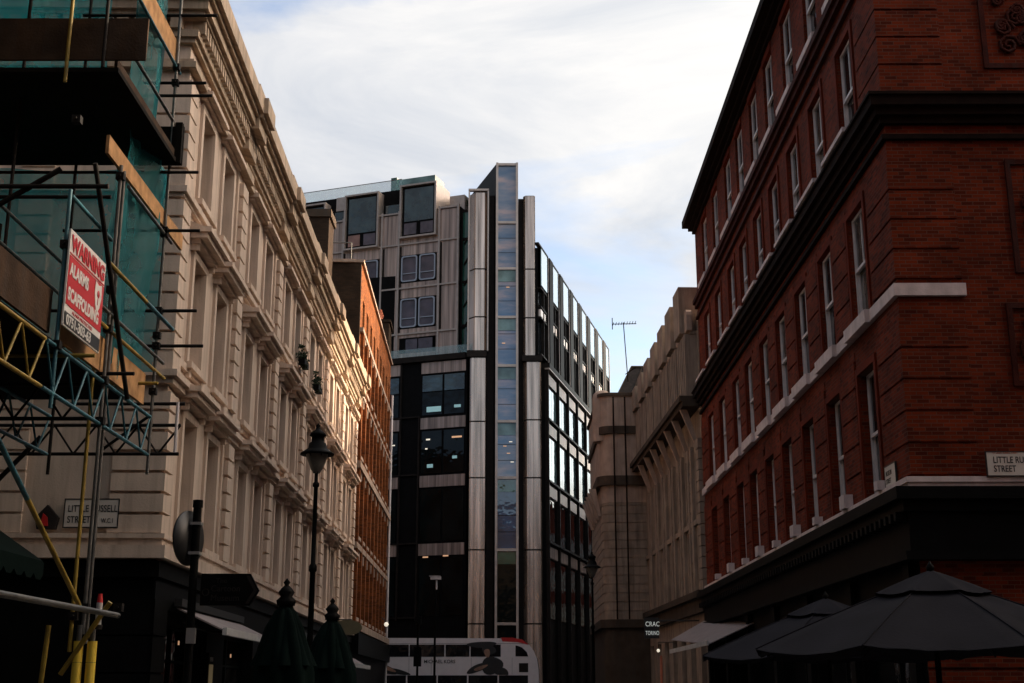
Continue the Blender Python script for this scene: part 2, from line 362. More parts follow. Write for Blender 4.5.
# ------------------------------------------------------------ mesh builder
class MB:
    def __init__(s): s.v = []; s.f = []; s.sm = []
    def add(s, vs, fs, smooth=False):
        o = len(s.v); s.v += [tuple(v) for v in vs]
        s.f += [tuple(i + o for i in f) for f in fs]; s.sm += [smooth] * len(fs)
        return s
    def box(s, x0, x1, y0, y1, z0, z1):
        if x0 > x1: x0, x1 = x1, x0
        if y0 > y1: y0, y1 = y1, y0
        if z0 > z1: z0, z1 = z1, z0
        return s.add([(x0,y0,z0),(x1,y0,z0),(x1,y1,z0),(x0,y1,z0),(x0,y0,z1),(x1,y0,z1),(x1,y1,z1),(x0,y1,z1)],
                     [(0,3,2,1),(4,5,6,7),(0,1,5,4),(1,2,6,5),(2,3,7,6),(3,0,4,7)])
    def fb(s, s0, s1, n0, n1, z0, z1):     # facade box: n = distance out of the wall
        return s.box(s0, s1, -n0, -n1, z0, z1)
    def quad(s, a, b, c, d): return s.add([a, b, c, d], [(0, 1, 2, 3)])
    def tube(s, a, b, r, n=8, r2=None, caps=True):
        a = Vector(a); b = Vector(b); r2 = r if r2 is None else r2
        d = (b - a).normalized()
        u = d.orthogonal().normalized(); w = d.cross(u)
        vs = []
        for p, rr in ((a, r), (b, r2)):
            for i in range(n):
                t = 2 * math.pi * i / n
                vs.append(p + u * math.cos(t) * rr + w * math.sin(t) * rr)
        s.add(vs, [(i, (i+1) % n, n + (i+1) % n, n + i) for i in range(n)], True)
        if caps: s.add(vs, [tuple(range(n))[::-1], tuple(range(n, 2*n))])
        return s
    def path(s, pts, r, n=8):
        for a, b in zip(pts, pts[1:]): s.tube(a, b, r, n)
        return s
    def lathe(s, prof, n=16, c=(0,0), fn=None):   # prof: (r,z)
        vs = []
        for r, z in prof:
            for i in range(n):
                t = 2 * math.pi * i / n
                k = fn(t, r, z) if fn else 1
                vs.append((c[0] + r*k*math.cos(t), c[1] + r*k*math.sin(t), z))
        fs = []
        for j in range(len(prof) - 1):
            for i in range(n):
                fs.append((j*n+i, j*n+(i+1) % n, (j+1)*n+(i+1) % n, (j+1)*n+i))
        s.add(vs, fs, True)
        if prof[0][0] > 1e-4: s.add(vs[:n], [tuple(range(n))[::-1]])
        if prof[-1][0] > 1e-4: s.add(vs[-n:], [tuple(range(n))])
        return s
    def prism(s, pts, axis, a, b):      # extrude polygon along axis; pts are the two other coords in order
        n = len(pts); vs = []
        for t in (a, b):
            for p, q in pts:
                vs.append({'x': (t, p, q), 'y': (p, t, q), 'z': (p, q, t)}[axis])
        fs = [(i, (i+1) % n, n + (i+1) % n, n + i) for i in range(n)] + [tuple(range(n))[::-1], tuple(range(n, 2*n))]
        return s.add(vs, fs)
    def wall(s, s0, s1, z0, z1, holes, n=0.0, depth=0.25):
        xs = sorted(set([s0, s1] + [h[0] for h in holes] + [h[1] for h in holes]))
        zs = sorted(set([z0, z1] + [h[2] for h in holes] + [h[3] for h in holes]))
        for i in range(len(xs) - 1):
            for j in range(len(zs) - 1):
                cx = (xs[i] + xs[i+1]) / 2; cz = (zs[j] + zs[j+1]) / 2
                if any(h[0] < cx < h[1] and h[2] < cz < h[3] for h in holes): continue
                s.quad((xs[i], -n, zs[j]), (xs[i+1], -n, zs[j]), (xs[i+1], -n, zs[j+1]), (xs[i], -n, zs[j+1]))
        for a, b, c, d in holes:
            y0, y1 = -n, -n + depth
            s.quad((a,y0,c),(a,y0,d),(a,y1,d),(a,y1,c)); s.quad((b,y0,c),(b,y1,c),(b,y1,d),(b,y0,d))
            s.quad((a,y0,d),(b,y0,d),(b,y1,d),(a,y1,d)); s.quad((a,y0,c),(a,y1,c),(b,y1,c),(b,y0,c))
        return s
    def endwall(s, x, y0, y1, z0, z1, holes=()):    # wall in plane x = const (local)
        ys = sorted(set([y0, y1] + [h[0] for h in holes] + [h[1] for h in holes]))
        zs = sorted(set([z0, z1] + [h[2] for h in holes] + [h[3] for h in holes]))
        for i in range(len(ys) - 1):
            for j in range(len(zs) - 1):
                cy = (ys[i]+ys[i+1])/2; cz = (zs[j]+zs[j+1])/2
                if any(h[0] < cy < h[1] and h[2] < cz < h[3] for h in holes): continue
                s.quad((x,ys[i],zs[j]),(x,ys[i+1],zs[j]),(x,ys[i+1],zs[j+1]),(x,ys[i],zs[j+1]))
        return s
    def mesh(s, name, m):
        me = bpy.data.meshes.new(name)
        me.from_pydata(s.v, [], s.f)
        for p, k in zip(me.polygons, s.sm): p.use_smooth = k
        me.materials.append(m if not isinstance(m, str) else M[m])
        me.update()
        return me
    def build(s, name, m, parent=None, loc=(0,0,0), rz=0.0):
        return link(name, s.mesh(name, m), parent, loc, rz)

def link(name, me, parent=None, loc=(0,0,0), rz=0.0, rot=None):
    o = bpy.data.objects.new(name, me)
    col.objects.link(o)
    if parent: o.parent = parent
    o.location = loc
    o.rotation_euler = rot if rot else (0, 0, rz)
    return o

def tag(o, label, cat, group=None, kind=None):
    if label: o['label'] = label
    if cat: o['category'] = cat
    if group: o['group'] = group
    if kind: o['kind'] = kind
    return o

def thing(name, label, cat, loc=(0,0,0), rz=0.0, group=None):
    o = bpy.data.objects.new(name, None)
    o.empty_display_size = 0.3
    col.objects.link(o)
    o.location = loc; o.rotation_euler = (0, 0, rz)
    return tag(o, label, cat, group)

def struct(o): o['kind'] = 'structure'; return o

def dup(root, loc, rz=None, label=None):
    def cp(o, par):
        c = o.copy(); col.objects.link(c); c.parent = par
        for ch in list(o.children):
            cp(ch, c)
        return c
    r = cp(root, None); r.location = loc
    if rz is not None: r.rotation_euler = (0, 0, rz)
    if label: r['label'] = label
    return r

FONT_CACHE = {}
def text(name, body, size, m, parent, loc, rot=(math.pi/2, 0, 0), align='LEFT', sx=1.0, depth=0.002, bold=0.0):
    c = bpy.data.curves.new(name, 'FONT')
    c.body = body; c.size = size; c.align_x = align; c.extrude = depth; c.offset = bold; c.space_character = 1.02
    o = bpy.data.objects.new(name + '_src', c)
    col.objects.link(o)
    dg = bpy.context.evaluated_depsgraph_get(); dg.update()
    me = bpy.data.meshes.new_from_object(o.evaluated_get(dg))
    bpy.data.objects.remove(o); bpy.data.curves.remove(c)
    for v in me.vertices: v.co.x *= sx
    me.materials.clear(); me.materials.append(M[m])
    return link(name, me, parent, loc, rot=rot)

# ------------------------------------------------------------ ground, road, pavements
struct(MB().box(-400, 400, -300, 600, -0.5, 0.0).build('ground', 'paving'))
rd = MB(); rd.add([(-3.6,-60,.004),(4.4,-60,.004),(3.9,72,.004),(-4.4,72,.004)], [(0,1,2,3)])
struct(rd.build('road', 'asphalt'))
struct(MB().add([(-80,72,.004),(80,72,.004),(80,85,.004),(-80,85,.004)], [(0,1,2,3)]).build('cross_road', 'asphalt'))
struct(MB().add([(-60,16.5,.008),(-3.7,16.5,.008),(-3.7,21.2,.008),(-60,21.2,.008)], [(0,1,2,3)]).build('side_road', 'asphalt'))
pv = MB(); pv.prism([(-9,-60),(-3.5,-60),(-4.4,15.6),(-9,15.6)], 'z', 0.0, 0.13); struct(pv.build('pavement', 'paving'))
pv = MB(); pv.prism([(-9,22.0),(-3.9,22.0),(-4.3,71.5),(-9,71.5)], 'z', 0.0, 0.13); struct(pv.build('pavement', 'paving'))
pv = MB(); pv.prism([(4.3,-60),(12,-60),(12,71.5),(3.9,71.5)], 'z', 0.0, 0.13); struct(pv.build('pavement', 'paving'))
pv = MB(); pv.prism([(-60,84.6),(60,84.6),(60,100),(-60,100)], 'z', 0.0, 0.13); struct(pv.build('pavement', 'paving'))
for x0, x1, y0, y1 in ((-3.5,-3.9,-60,15.6),(-3.9,-4.3,22,71.5)):
    struct(MB().prism([(x0-0.0,y0),(x0+0.15,y0),(x1+0.15,y1),(x1,y1)], 'z', 0.0, 0.14).build('kerb', 'kerb'))
struct(MB().prism([(4.15,-60),(4.3,-60),(3.9,71.5),(3.75,71.5)], 'z', 0.0, 0.14).build('kerb', 'kerb'))
rl = MB()
for k in range(20):
    y = -50 + 6 * k
    rl.add([(0.1,y,.010),(0.22,y,.010),(0.22,y+2.5,.010),(0.1,y+2.5,.010)], [(0,1,2,3)])
struct(rl.build('road_marking', 'line'))
rl = MB()
for x in (-3.1, -2.9): rl.add([(x,-60,.010),(x+.08,-60,.010),(x-.52,70,.010),(x-.6,70,.010)], [(0,1,2,3)])
struct(rl.build('kerbside_line', 'yline'))

# ------------------------------------------------------------ window makers (shared meshes)
WC = {}
def window(parent, s, z, w, h, n, fm, pm, style='sash', label=None):
    """window = frame mesh (origin bottom centre) with its panes as a sub-part; n = how far behind the wall face"""
    key = (round(w,3), round(h,3), fm, style)
    if key not in WC:
        b = MB(); a = 0.07
        hw = w / 2
        if style == 'sash':            # two sashes, upper one in front
            b.fb(-hw, -hw+a, -.10, 0, 0, h); b.fb(hw-a, hw, -.10, 0, 0, h)
            b.fb(-hw+a, hw-a, -.10, 0, h-a, h); b.fb(-hw+a, hw-a, -.10, .0, 0, a)
            m = h * 0.5
            b.fb(-hw+a, hw-a, -.055, .015, m-.03, m+.035)
            b.fb(-hw+a, -hw+a+.045, -.05, -.01, m+.035, h-a); b.fb(hw-a-.045, hw-a, -.05, -.01, m+.035, h-a)
            b.fb(-hw+a+.002, -hw+a+.045, -.095, -.055, a, m-.03); b.fb(hw-a-.045, hw-a-.002, -.095, -.055, a, m-.03)
            b.fb(-.018, .018, -.05, -.015, m+.035, h-a)
        elif style == 'casement':
            b.fb(-hw, -hw+a, -.10, 0, 0, h); b.fb(hw-a, hw, -.10, 0, 0, h)
            b.fb(-hw+a, hw-a, -.10, 0, h-a, h); b.fb(-hw+a, hw-a, -.10, 0, 0, a)
            b.fb(-.03, .03, -.08, -.01, a, h-a)
            b.fb(-hw+a, -.03, -.07, -.02, h*.68, h*.68+.05); b.fb(.03, hw-a, -.07, -.02, h*.68, h*.68+.05)
        elif style == 'round':         # aluminium window with softened corners and a transom
            r = .18; pts = []
            for cx, cz, a0 in ((hw-r, r, -90), (hw-r, h-r, 0), (-hw+r, h-r, 90), (-hw+r, r, 180)):
                for k in range(5):
                    t = R(a0 + 22.5*k); pts.append((cx + r*math.cos(t), cz + r*math.sin(t)))
            inn = [(p*(1-.20/w), (q-h/2)*(1-.20/h)+h/2) for p, q in pts]
            k = len(pts)
            vs = [(p, -.06, q) for p, q in pts] + [(p, -.06, q) for p, q in inn] + [(p, .03, q) for p, q in pts] + [(p, .03, q) for p, q in inn]
            fs = []
            for i in range(k):
                j = (i+1) % k
                fs += [(i, j, k+j, k+i), (2*k+i, 2*k+j, j, i), (k+i, k+j, 3*k+j, 3*k+i)]
            b.add(vs, fs)
            b.fb(-hw+.08, hw-.08, -.02, .035, h*.30, h*.30+.06)
        elif style == 'bare':
            b.fb(-hw, -hw+.05, -.10, 0, 0, h); b.fb(hw-.05, hw, -.10, 0, 0, h)
            b.fb(-hw+.05, hw-.05, -.10, 0, h-.05, h); b.fb(-hw+.05, hw-.05, -.10, 0, 0, .05)
        p = MB()
        if style == 'sash':
            p.fb(-hw+.06, hw-.06, -.05, -.04, h*.5, h-.05); p.fb(-hw+.06, hw-.06, -.09, -.08, .05, h*.5)
        else:
            p.fb(-hw+.04, hw-.04, -.07, -.055, .04, h-.04)
        WC[key] = (b.mesh('window', fm), p)
    me, p = WC[key]
    pk = key + (pm,)
    if pk not in WC: WC[pk] = p.mesh('pane', pm)
    o = link('window', me, parent, (s, n, z))
    link('pane', WC[pk], o)
    if label: o['label'] = label
    return o

def block_strip(b, s0, s1, z0, z1, pitch, gap, n0, n1):
    z = z0
    while z + pitch - gap <= z1 + 1e-6:
        b.fb(s0, s1, n0, n1, z, z + pitch - gap)
        z += pitch
    return b

def leafclump(b, c, r, n, sz, seed):
    rg = random.Random(seed)
    for _ in range(n):
        d = Vector((rg.gauss(0,1), rg.gauss(0,1), rg.gauss(0,1))).normalized() * r * rg.random() ** .5
        p = Vector(c) + Vector((d.x, d.y, d.z))
        u = Vector((rg.gauss(0,1), rg.gauss(0,1), rg.gauss(0,1))).normalized(); v = u.orthogonal().normalized()
        k = sz * rg.uniform(.6, 1.3)
        b.add([p - u*k, p + v*k*.5, p + u*k, p - v*k*.5], [(0,1,2,3)])
    return b

# ============================================================ CREAM STUCCO BUILDING, left
LA = math.atan(-0.0216)                    # street side direction, from +Y
LY0 = 22.70
LX0 = -5.68 - 0.0216 * LY0
# local x must point so that outward (+X world) = local -y : x_local = +Y world
def lrot(): return math.pi/2 + 0.0216
cream = thing('cream_terrace', 'long cream stucco terrace with black ground floor, quoins and deep bracketed cornice on the left', 'building', (LX0, LY0, 0), lrot())
LL = 33.9
bays = [24.0 + 5.52*k for k in range(6)]
winS = []
for b0 in bays: winS += [b0 + .50 - LY0, b0 + 2.65 - LY0]
rows = [(4.30, 6.52), (7.58, 9.66), (10.86, 12.72)]
holes = [(s-.52, s+.52, z0, z1) for s in winS for z0, z1 in rows]
DEPTH = 12.0
b = MB(); b.wall(0, LL, 3.75, 14.8, holes, 0, .32)
b.endwall(LL, 0, DEPTH, 3.75, 14.8)
b.quad((0,DEPTH,3.75),(LL,DEPTH,3.75),(LL,DEPTH,14.8),(0,DEPTH,14.8))
b.endwall(0, 0, DEPTH, 3.75, 14.8)
b.quad((0,0,14.8),(LL,0,14.8),(LL,DEPTH,14.8),(0,DEPTH,14.8))
b.build('wall', 'stucco', cream)
# ground floor
g = MB(); gh = []
for b0 in bays:
    s = b0 - LY0
    gh += [(s-.3, s+3.4, .6, 2.75)]
g.wall(0, LL, 0, 3.75, gh, 0, .35); g.endwall(0, 0, DEPTH, 0, 3.75); g.endwall(LL, 0, DEPTH, 0, 3.75)
block_strip(g, -.06, .9, 0, 3.2, .62, .03, .0, .06)
block_strip(g, -.06, -.002, 0, 3.2, .62, .03, -1.0, .06)
g.fb(-.10, LL, .0, .10, 3.45, 3.72); g.fb(-.10, 0, -DEPTH, 0, 3.45, 3.72)
g.fb(-.05, LL, .0, .05, 2.95, 3.4)
g.build('ground_floor', 'blackpaint', cream)
for a, c, z0, z1 in gh: window(cream, (a+c)/2, z0, c-a, z1-z0, .28, 'blackpaint_green', 'shopglass', 'casement')
# band, strings, quoins, cornice
tr = MB()
for (za, zb, o) in ((3.76, 3.98, .20), (3.98, 4.10, .13), (4.10, 4.18, .17)):
    tr.fb(-o, LL, 0, o, za, zb); tr.fb(-o, 0, -DEPTH, 0, za, zb)
for (za, zb, o) in ((6.86, 6.98, .12), (6.98, 7.10, .20), (10.42, 10.50, .08), (10.50, 10.62, .14), (7.36, 7.50, .07)):
    tr.fb(-o, LL, 0, o, za, zb); tr.fb(-o, 0, -DEPTH, 0, za, zb)
tr.build('string_course', 'stucco', cream)
for z0, z1 in ((4.20, 6.86), (7.12, 10.42), (10.64, 13.0)):
    q = MB(); q.fb(-.02, .50, -.1, .02, z0, z1-.05); block_strip(q, -.09, .52, z0, z1, .366, .055, 0, .09)
    block_strip(q, -.09, 0, z0, z1, .366, .055, -.85, 0.0)
    q.fb(-.02, -.005, -.84, .0, z0, z1-.05); q.build('corner_quoin', 'stucco', cream)
    q = MB(); q.fb(-.04, -.005, -2.94, -2.36, z0, z1-.05); block_strip(q, -.07, 0, z0, z1, .366, .05, -2.95, -2.35); q.build('rear_quoin', 'stucco', cream)
for k in range(6):
    s0 = 27.72 - LY0 + 5.54*k - (0 if k < 5 else .15)
    q = MB()
    q.fb(s0-.06, s0+.90, 0, .05, 4.18, 13.0)
    for z0, z1 in ((4.22, 6.86), (7.5, 10.42), (10.64, 13.0)):
        block_strip(q, s0+.12, s0+.72, z0, z1, .366, .06, .05, .15)
    q.build('quoin_strip', 'stucco', cream)
cn = MB()
def course(b, za, zb, o, L0=LL):
    b.fb(-o, L0, 0, o, za, zb); b.fb(-o, 0, -DEPTH, 0, za, zb)
for za, zb, o in ((13.02, 13.14, .15), (13.14, 13.22, .09), (13.56, 13.66, .10), (13.66, 13.80, .16), (14.06, 14.14, .28), (14.14, 14.34, .36), (14.34, 14.44, .44), (14.44, 14.82, .54)):
    course(cn, za, zb, o)
for k in range(6):                            # the cornice breaks forward over every quoin strip
    s0 = 27.72 - LY0 + 5.54*k - (0 if k < 5 else .15)
    for za, zb, o in ((13.02, 13.22, .22), (13.56, 13.80, .24), (14.06, 14.34, .45), (14.34, 14.44, .53), (14.44, 14.82, .64)):
        cn.fb(s0-.05, s0+.95, .05, o, za+.004, zb+.004)
cn.build('cornice', 'stucco_dirty', cream)
dn = MB()
s = .0
while s < LL - .2:
    dn.fb(s, s+.12, .0, .25, 13.80, 14.06); s += .22
dn.build('dentil_course', 'stucco_dirty', cream); dn = MB()
y = 0.15
while y < 6: dn.box(-.25, 0, y, y+.22, 13.80, 14.06); y += .34
dn.build('dentil_course', 'stucco_dirty', cream)
pp = MB(); pp.fb(-.25, LL, -.5, .25, 14.82, 15.0); pp.fb(-.25, 0, -DEPTH, -.5, 14.82, 15.0)
for k in range(6):
    s0 = 27.72 - LY0 + 5.54*k
    if s0 + 1 < LL: pp.fb(s0-.1, s0+1.0, -.4, .44, 14.825, 15.16)
pp.build('parapet', 'stucco_dirty', cream)
HM = {}
for s in winS:
    for ri, (z0, z1) in enumerate(rows):
        window(cream, s, z0, 1.04, z1-z0, .24, 'cream_paint', 'blind' if random.random() < .8 else 'room', 'sash')
        if ri not in HM:
            h = z1 - z0; a = MB()
            a.fb(-.68, -.52, 0, .06, -.02, h+.14); a.fb(.52, .68, 0, .06, -.02, h+.14); a.fb(-.52, .52, 0, .06, h, h+.14)
            a.fb(-.72, .72, 0, .16, -.14, -.02)
            a.fb(-.60, -.46, 0, .10, -.30, -.14); a.fb(.46, .60, 0, .10, -.30, -.14)
            hd = MB()
            if ri < 2:
                hd.fb(-.80, .80, 0, .20, h+.22, h+.31); hd.fb(-.88, .88, 0, .34, h+.31, h+.42); hd.fb(-.93, .93, 0, .42, h+.42, h+.52)
                hd.prism([(-0.30, h+.52), (0, h+.64), (0, h+.52)], 'x', -.9, .9)
                for e in (-.76, .66): hd.fb(e, e+.10, 0, .16, h+.10, h+.22)
            else:
                hd.fb(-.80, .80, 0, .14, h+.18, h+.24); hd.fb(-.86, .86, 0, .26, h+.24, h+.33)
                hd.lathe([(.001, h+.33), (.10, h+.33), (.07, h+.42), (.001, h+.46)], 8, (-.78, -.12)); hd.lathe([(.001, h+.33), (.10, h+.33), (.07, h+.42), (.001, h+.46)], 8, (.78, -.12))
            HM[ri] = (a.mesh('architrave', 'stucco'), hd.mesh('window_hood', 'stucco'))
        link('architrave', HM[ri][0], cream, (s, 0, z0))
        link('window_hood', HM[ri][1], cream, (s, 0, z0))
for s_, z_, w__ in ((2.2,2.35,.10),(3.6,2.42,.08),(8.4,2.3,.10),(9.1,2.3,.10),(13.5,2.45,.3),(19.4,2.3,.1),(25.0,2.4,.25)):
    MB().fb(s_, s_+w__, -.335, -.325, z_, z_+.08).build('lit_fitting', 'lit_warm', cream)
# slate roof behind parapet
rf = MB(); rf.prism([(1.2, 14.8), (3.2, 15.3), (6.5, 15.6), (DEPTH, 14.8)], 'x', 0.5, LL-.1); rf.build('roof', 'slate', cream)
# roof chimneys of the terrace
for s in (9.5, 19.5, 29.8):
    c = MB(); c.fb(s, s+1.6, -5.4, -4.2, 14.4, 16.3); c.fb(s-.08, s+1.68, -5.48, -4.12, 16.1, 16.25); ch = c.build('chimney', 'stock_brick', cream)
    for k in range(4):
        p = MB(); p.lathe([(.14, 0), (.11, .5), (.14, .52), (.14, .6)], 10); p.build('chimney_pot', 'terracotta', ch, (s+.2+.4*k, 4.8, 16.3))

# street nameplate on the end wall (faces the camera); world frame
def nameplate(name, label, loc, rz, w, h, lines, sub=None, top=None):
    t = thing(name, label, 'street sign', loc, rz)
    MB().fb(0, w, 0, .03, 0, h).build('plate', 'plate', t)
    f = MB(); f.fb(-.02, w+.02, 0, .035, -.02, -.001); f.fb(-.02, w+.02, 0, .035, h+.001, h+.02); f.fb(-.02, -.001, 0, .035, -.001, h+.001); f.fb(w+.001, w+.02, 0, .035, -.001, h+.001)
    f.build('frame', 'signblack', t)
    for body, size, x, z, m in lines: text('lettering', body, size, m, t, (x, -.032, z), sx=.74, bold=size*.012)
    return t
nameplate('street_nameplate', 'white street nameplate low on the cream end wall behind scaffold poles', (-7.77, 22.62, 4.30), 0.0, .92, .47,
          [('LITTLE RUSSELL', .165, .05, .26, 'signblack'), ('STREET', .165, .05, .07, 'signblack'), ('W.C.1', .11, .64, .07, 'signblack')])

# burglar alarm on that wall
al = thing('alarm_bell', 'red and white alarm box on the cream end wall beside the street nameplate', 'alarm box', (-8.07, 22.66, 4.26))
MB().prism([(-.16,0),(.16,0),(.20,.20),(.0,.42),(-.20,.20)], 'y', -.10, 0).build('casing', 'slate', al)
MB().prism([(-.10,.05),(.04,.05),(.02,.20),(-.06,.27)], 'y', -.115, -.101).build('face', 'redplastic', al)

# flower boxes on the terrace's upper sills
for i, (k, zz, lb) in enumerate(((5, 10.86, 'bushy dark plant on a upper-floor sill of the cream terrace, nearer of two'), (6, 10.86, 'bushy dark plant on a upper-floor sill of the cream terrace, further of two'))):
    s = winS[k]
    px = LX0 - 0.0216*s + .28; py = LY0 + s
    t = thing('window_plant', lb, 'plant', (px, py, zz), 0, 'plants on the cream terrace sills')
    MB().box(-.09, .09, -.4, .4, 0, .16).build('planter', 'blackpaint', t)
    f = MB(); leafclump(f, (-.05,-.1,.32), .20, 110, .06, 3+i); leafclump(f, (-.02,.18,.2), .17, 80, .06, 9+i); leafclump(f, (.03,-.2,.0), .13, 45, .055, 19+i); leafclump(f, (-.08,-.05,.62), .10, 30, .055, 29+i); f.build('foliage', 'leaf', t)

# ============================================================ ORANGE BRICK BUILDING, further left
BY0 = 56.75
BX0 = -5.68 - .0216*BY0 + .02
ob = thing('brick_mansion', 'tall narrow orange brick building with pale stone bands between the cream terrace and the crossing', 'building', (BX0, BY0, 0), lrot())
BLn = 19.3; BH = 20.4
bw = [1.5 + 2.1*k for k in range(9)]
brow = [(4.6, 7.0), (8.1, 10.6), (11.7, 13.9), (15.0, 16.9), (17.7, 19.0)]
h = [(s-.5, s+.5, a, c) for s in bw for a, c in brow]
b = MB(); b.wall(0, BLn, 0, BH, h, 0, .30); b.endwall(BLn, 0, 12, 0, BH)
b.quad((0,0,BH),(BLn,0,BH),(BLn,12,BH),(0,12,BH)); b.quad((0,12,0),(BLn,12,0),(BLn,12,BH),(0,12,BH))
b.build('wall', 'orange_brick', ob)
MB().fb(-.25, -.01, -12, 0, 0, BH-.02).build('gable_wall', 'stock_brick', ob)
c = MB(); c.fb(-.30, BLn+.1, -.3, .12, BH, BH+.14); c.fb(-.35, 0, -12, -.3, BH, BH+.14); c.build('coping', 'stone_light', ob)
c = MB()
for za, zb, o in ((4.0, 4.3, .30), (7.5, 7.75, .16), (11.0, 11.3, .22), (14.35, 14.5, .16), (17.2, 17.4, .16)):
    c.fb(0, BLn, .0, o, za, zb)
c.build('stone_band', 'stone_light', ob)
for s in bw:
    for a, cc in brow:
        window(ob, s, a, 1.0, cc-a, .14, 'whitepaint', 'room', 'sash')
for s in bw:
    for a, cc in brow[:4]:
        MB().fb(s-.14, s+.14, 0, .14, cc+.02, cc+.42).build('keystone', 'stone_light', ob); MB().fb(s-.62, s+.62, 0, .14, a-.16, a-.01).build('window_sill', 'stone_light', ob)
pl = MB()
for s in [.3 + 2.1*k for k in range(10)]:
    if s < BLn - .2: pl.fb(s, s+.35, 0, .16, 4.31, 17.19)
pl.build('pilaster', 'orange_brick', ob)
sf = MB(); sf.fb(0, BLn, 0, .35, 3.0, 3.9); sf.fb(0, BLn, 0, .1, 0, 3.0); sf.build('shopfront', 'blackpaint', ob)
c = MB(); c.fb(BLn-2.4, BLn-.3, -1.4, .02, BH+.14, BH+2.2); c.fb(BLn-2.5, BLn-.2, -1.5, .12, BH+2.0, BH+2.15); ch = c.build('chimney', 'stock_brick', ob)
for k in range(3):
    p = MB(); p.lathe([(.16, 0), (.13, .55), (.17, .58), (.17, .68)], 10); p.build('chimney_pot', 'terracotta', ch, (BLn-1.9+.55*k, .6, BH+2.2))
dp = MB(); dp.tube((BLn-.12,-.15,.2),(BLn-.12,-.15,18.5), .07); dp.build('drainpipe', 'whitepaint', ob)
rl = MB()
for k in range(5): rl.tube((-.1, .5+1.4*k, BH+.14), (-.1, .5+1.4*k, BH+1.0), .025, 6)
rl.tube((-.1, .5, BH+1.0), (-.1, 6.1, BH+1.0), .03, 6); rl.build('roof_rail', 'galv', ob)

# stepped stack on the party wall between cream terrace and brick building
st = thing('party_chimney', 'broad soot-dark chimney stack rising behind the cream cornice beside the brick gable', 'chimney', (-9.05, 55.2, 0))
MB().box(-.9, .9, -.6, .9, 14.3, 21.9).build('stack', 'stock_brick', st)
MB().box(-1.0, 1.0, -.7, 1.0, 21.9, 22.25).build('cap', 'stone_dark', st)

# ============================================================ RED BRICK BUILDING, right
RY0, RX0 = 23.5, 7.19 + .0045*23.5
# outward = -X world = local -y -> local x = -Y world ; s runs from far (negative) to corner (0)
red = thing('red_brick_building', 'deep red brick corner building with white sash windows and dark cornices on the right', 'building', (RX0, RY0, 0), -math.pi/2 - .0045)
RL = -26.3; RD = 16.0; RH = 19.6
wc = [RY0 - y for y in (26.05, 28.86, 31.55, 34.15, 36.6, 39.2, 41.6, 44.55, 47.3)]
rrow = [(5.34, 7.95), (9.02, 11.42), (12.98, 15.36), (16.72, 19.15)]
h = [(s-.64, s+.64, a, c) for s in wc for a, c in rrow]
b = MB(); b.wall(RL, 0, 3.9, RH, h, 0, .34)
b.endwall(RL, 0, RD, 0, RH); b.endwall(0, 0, RD, 3.9, RH)
b.quad((RL,RD,0),(0,RD,0),(0,RD,RH),(RL,RD,RH)); b.quad((RL,0,RH),(0,0,RH),(0,RD,RH),(RL,RD,RH))
b.build('wall', 'redbrick', red)
for s in wc:
    for i, (a, c) in enumerate(rrow):
        window(red, s, a, 1.28, c-a, (.16 if i == 0 else .085), 'whitepaint', ('room','room','curtained','room')[(i*5+int(s*3)) % 4], 'sash')
# rusticated blocks on the piers
def rust(s0, s1, za, zb, n, corner=False):
    rb = MB(); rb.fb(s0+.01, s1-.01, 0, n-.03, za, zb-.05) if not corner else None
    if corner: rb.fb(s0+.01, s1-.03, 0, n-.03, za, zb-.05); rb.fb(-.002, s1-.03, -1.21, 0, za, zb-.05)
    block_strip(rb, s0, s1, za, zb, .60, .05, 0, n)
    if corner: block_strip(rb, 0, s1, za, zb, .60, .05, -1.22, 0.0)
    rb.build('rusticated_pier', 'redbrick', red)
for i, (za, zb) in enumerate(((5.36, 8.70), (9.10, 11.9), (12.95, 15.7))):
    rust(-1.55, .05, za, zb, .05, True)
    if i < 2:
        for p, q in zip(wc, wc[1:]): rust(q+.80, p-.80, za, zb-.15, .045)
        rust(RL, wc[-1]-.8, za, zb-.15, .045)
rust(-1.55, .05, 16.65, 19.36, .05, True)
# brown surrounds for the windows
for s in wc:
    for a, c in rrow[:3]:
        sr = MB(); sr.fb(s-.78, s-.645, 0, .04, a, c+.16); sr.fb(s+.645, s+.78, 0, .04, a, c+.16); sr.fb(s-.645, s+.645, 0, .04, c+.005, c+.16)
        sr.build('window_surround', 'redrub', red)
    a, c = rrow[3]; MB().fb(s-.66, s+.66, 0, .03, c+.005, c+.25).build('window_surround', 'redrub', red)
def rcourse(b, za, zb, o, front=RD):
    b.fb(RL, o, 0, o, za, zb); b.fb(0, o, -front, 0, za, zb)
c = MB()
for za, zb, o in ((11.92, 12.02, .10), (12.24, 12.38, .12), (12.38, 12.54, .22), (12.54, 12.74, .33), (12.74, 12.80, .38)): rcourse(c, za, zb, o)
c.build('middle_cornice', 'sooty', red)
c = MB()
for za, zb, o in ((15.76, 15.86, .10), (16.20, 16.36, .12), (16.36, 16.52, .20)): rcourse(c, za, zb, o)
c.build('upper_string_course', 'redstone', red)
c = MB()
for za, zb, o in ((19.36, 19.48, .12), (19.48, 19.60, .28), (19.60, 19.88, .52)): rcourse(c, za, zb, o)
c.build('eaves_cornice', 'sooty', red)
for s in wc:
    MB().fb(s-.86, s+.86, 0, .20, 16.54, 16.70).build('window_sill', 'whitestone', red)
    MB().fb(s-.98, s+.98, .0, .42, 12.82, 12.92).build('window_sill', 'whitestone', red)
c = MB(); c.fb(RL, .10, 0, .10, 8.74, 8.98); c.fb(0, .10, -1.26, 0, 8.74, 8.98)
for s in wc: c.fb(s-.86, s+.86, .10, .20, 8.72, 8.99)
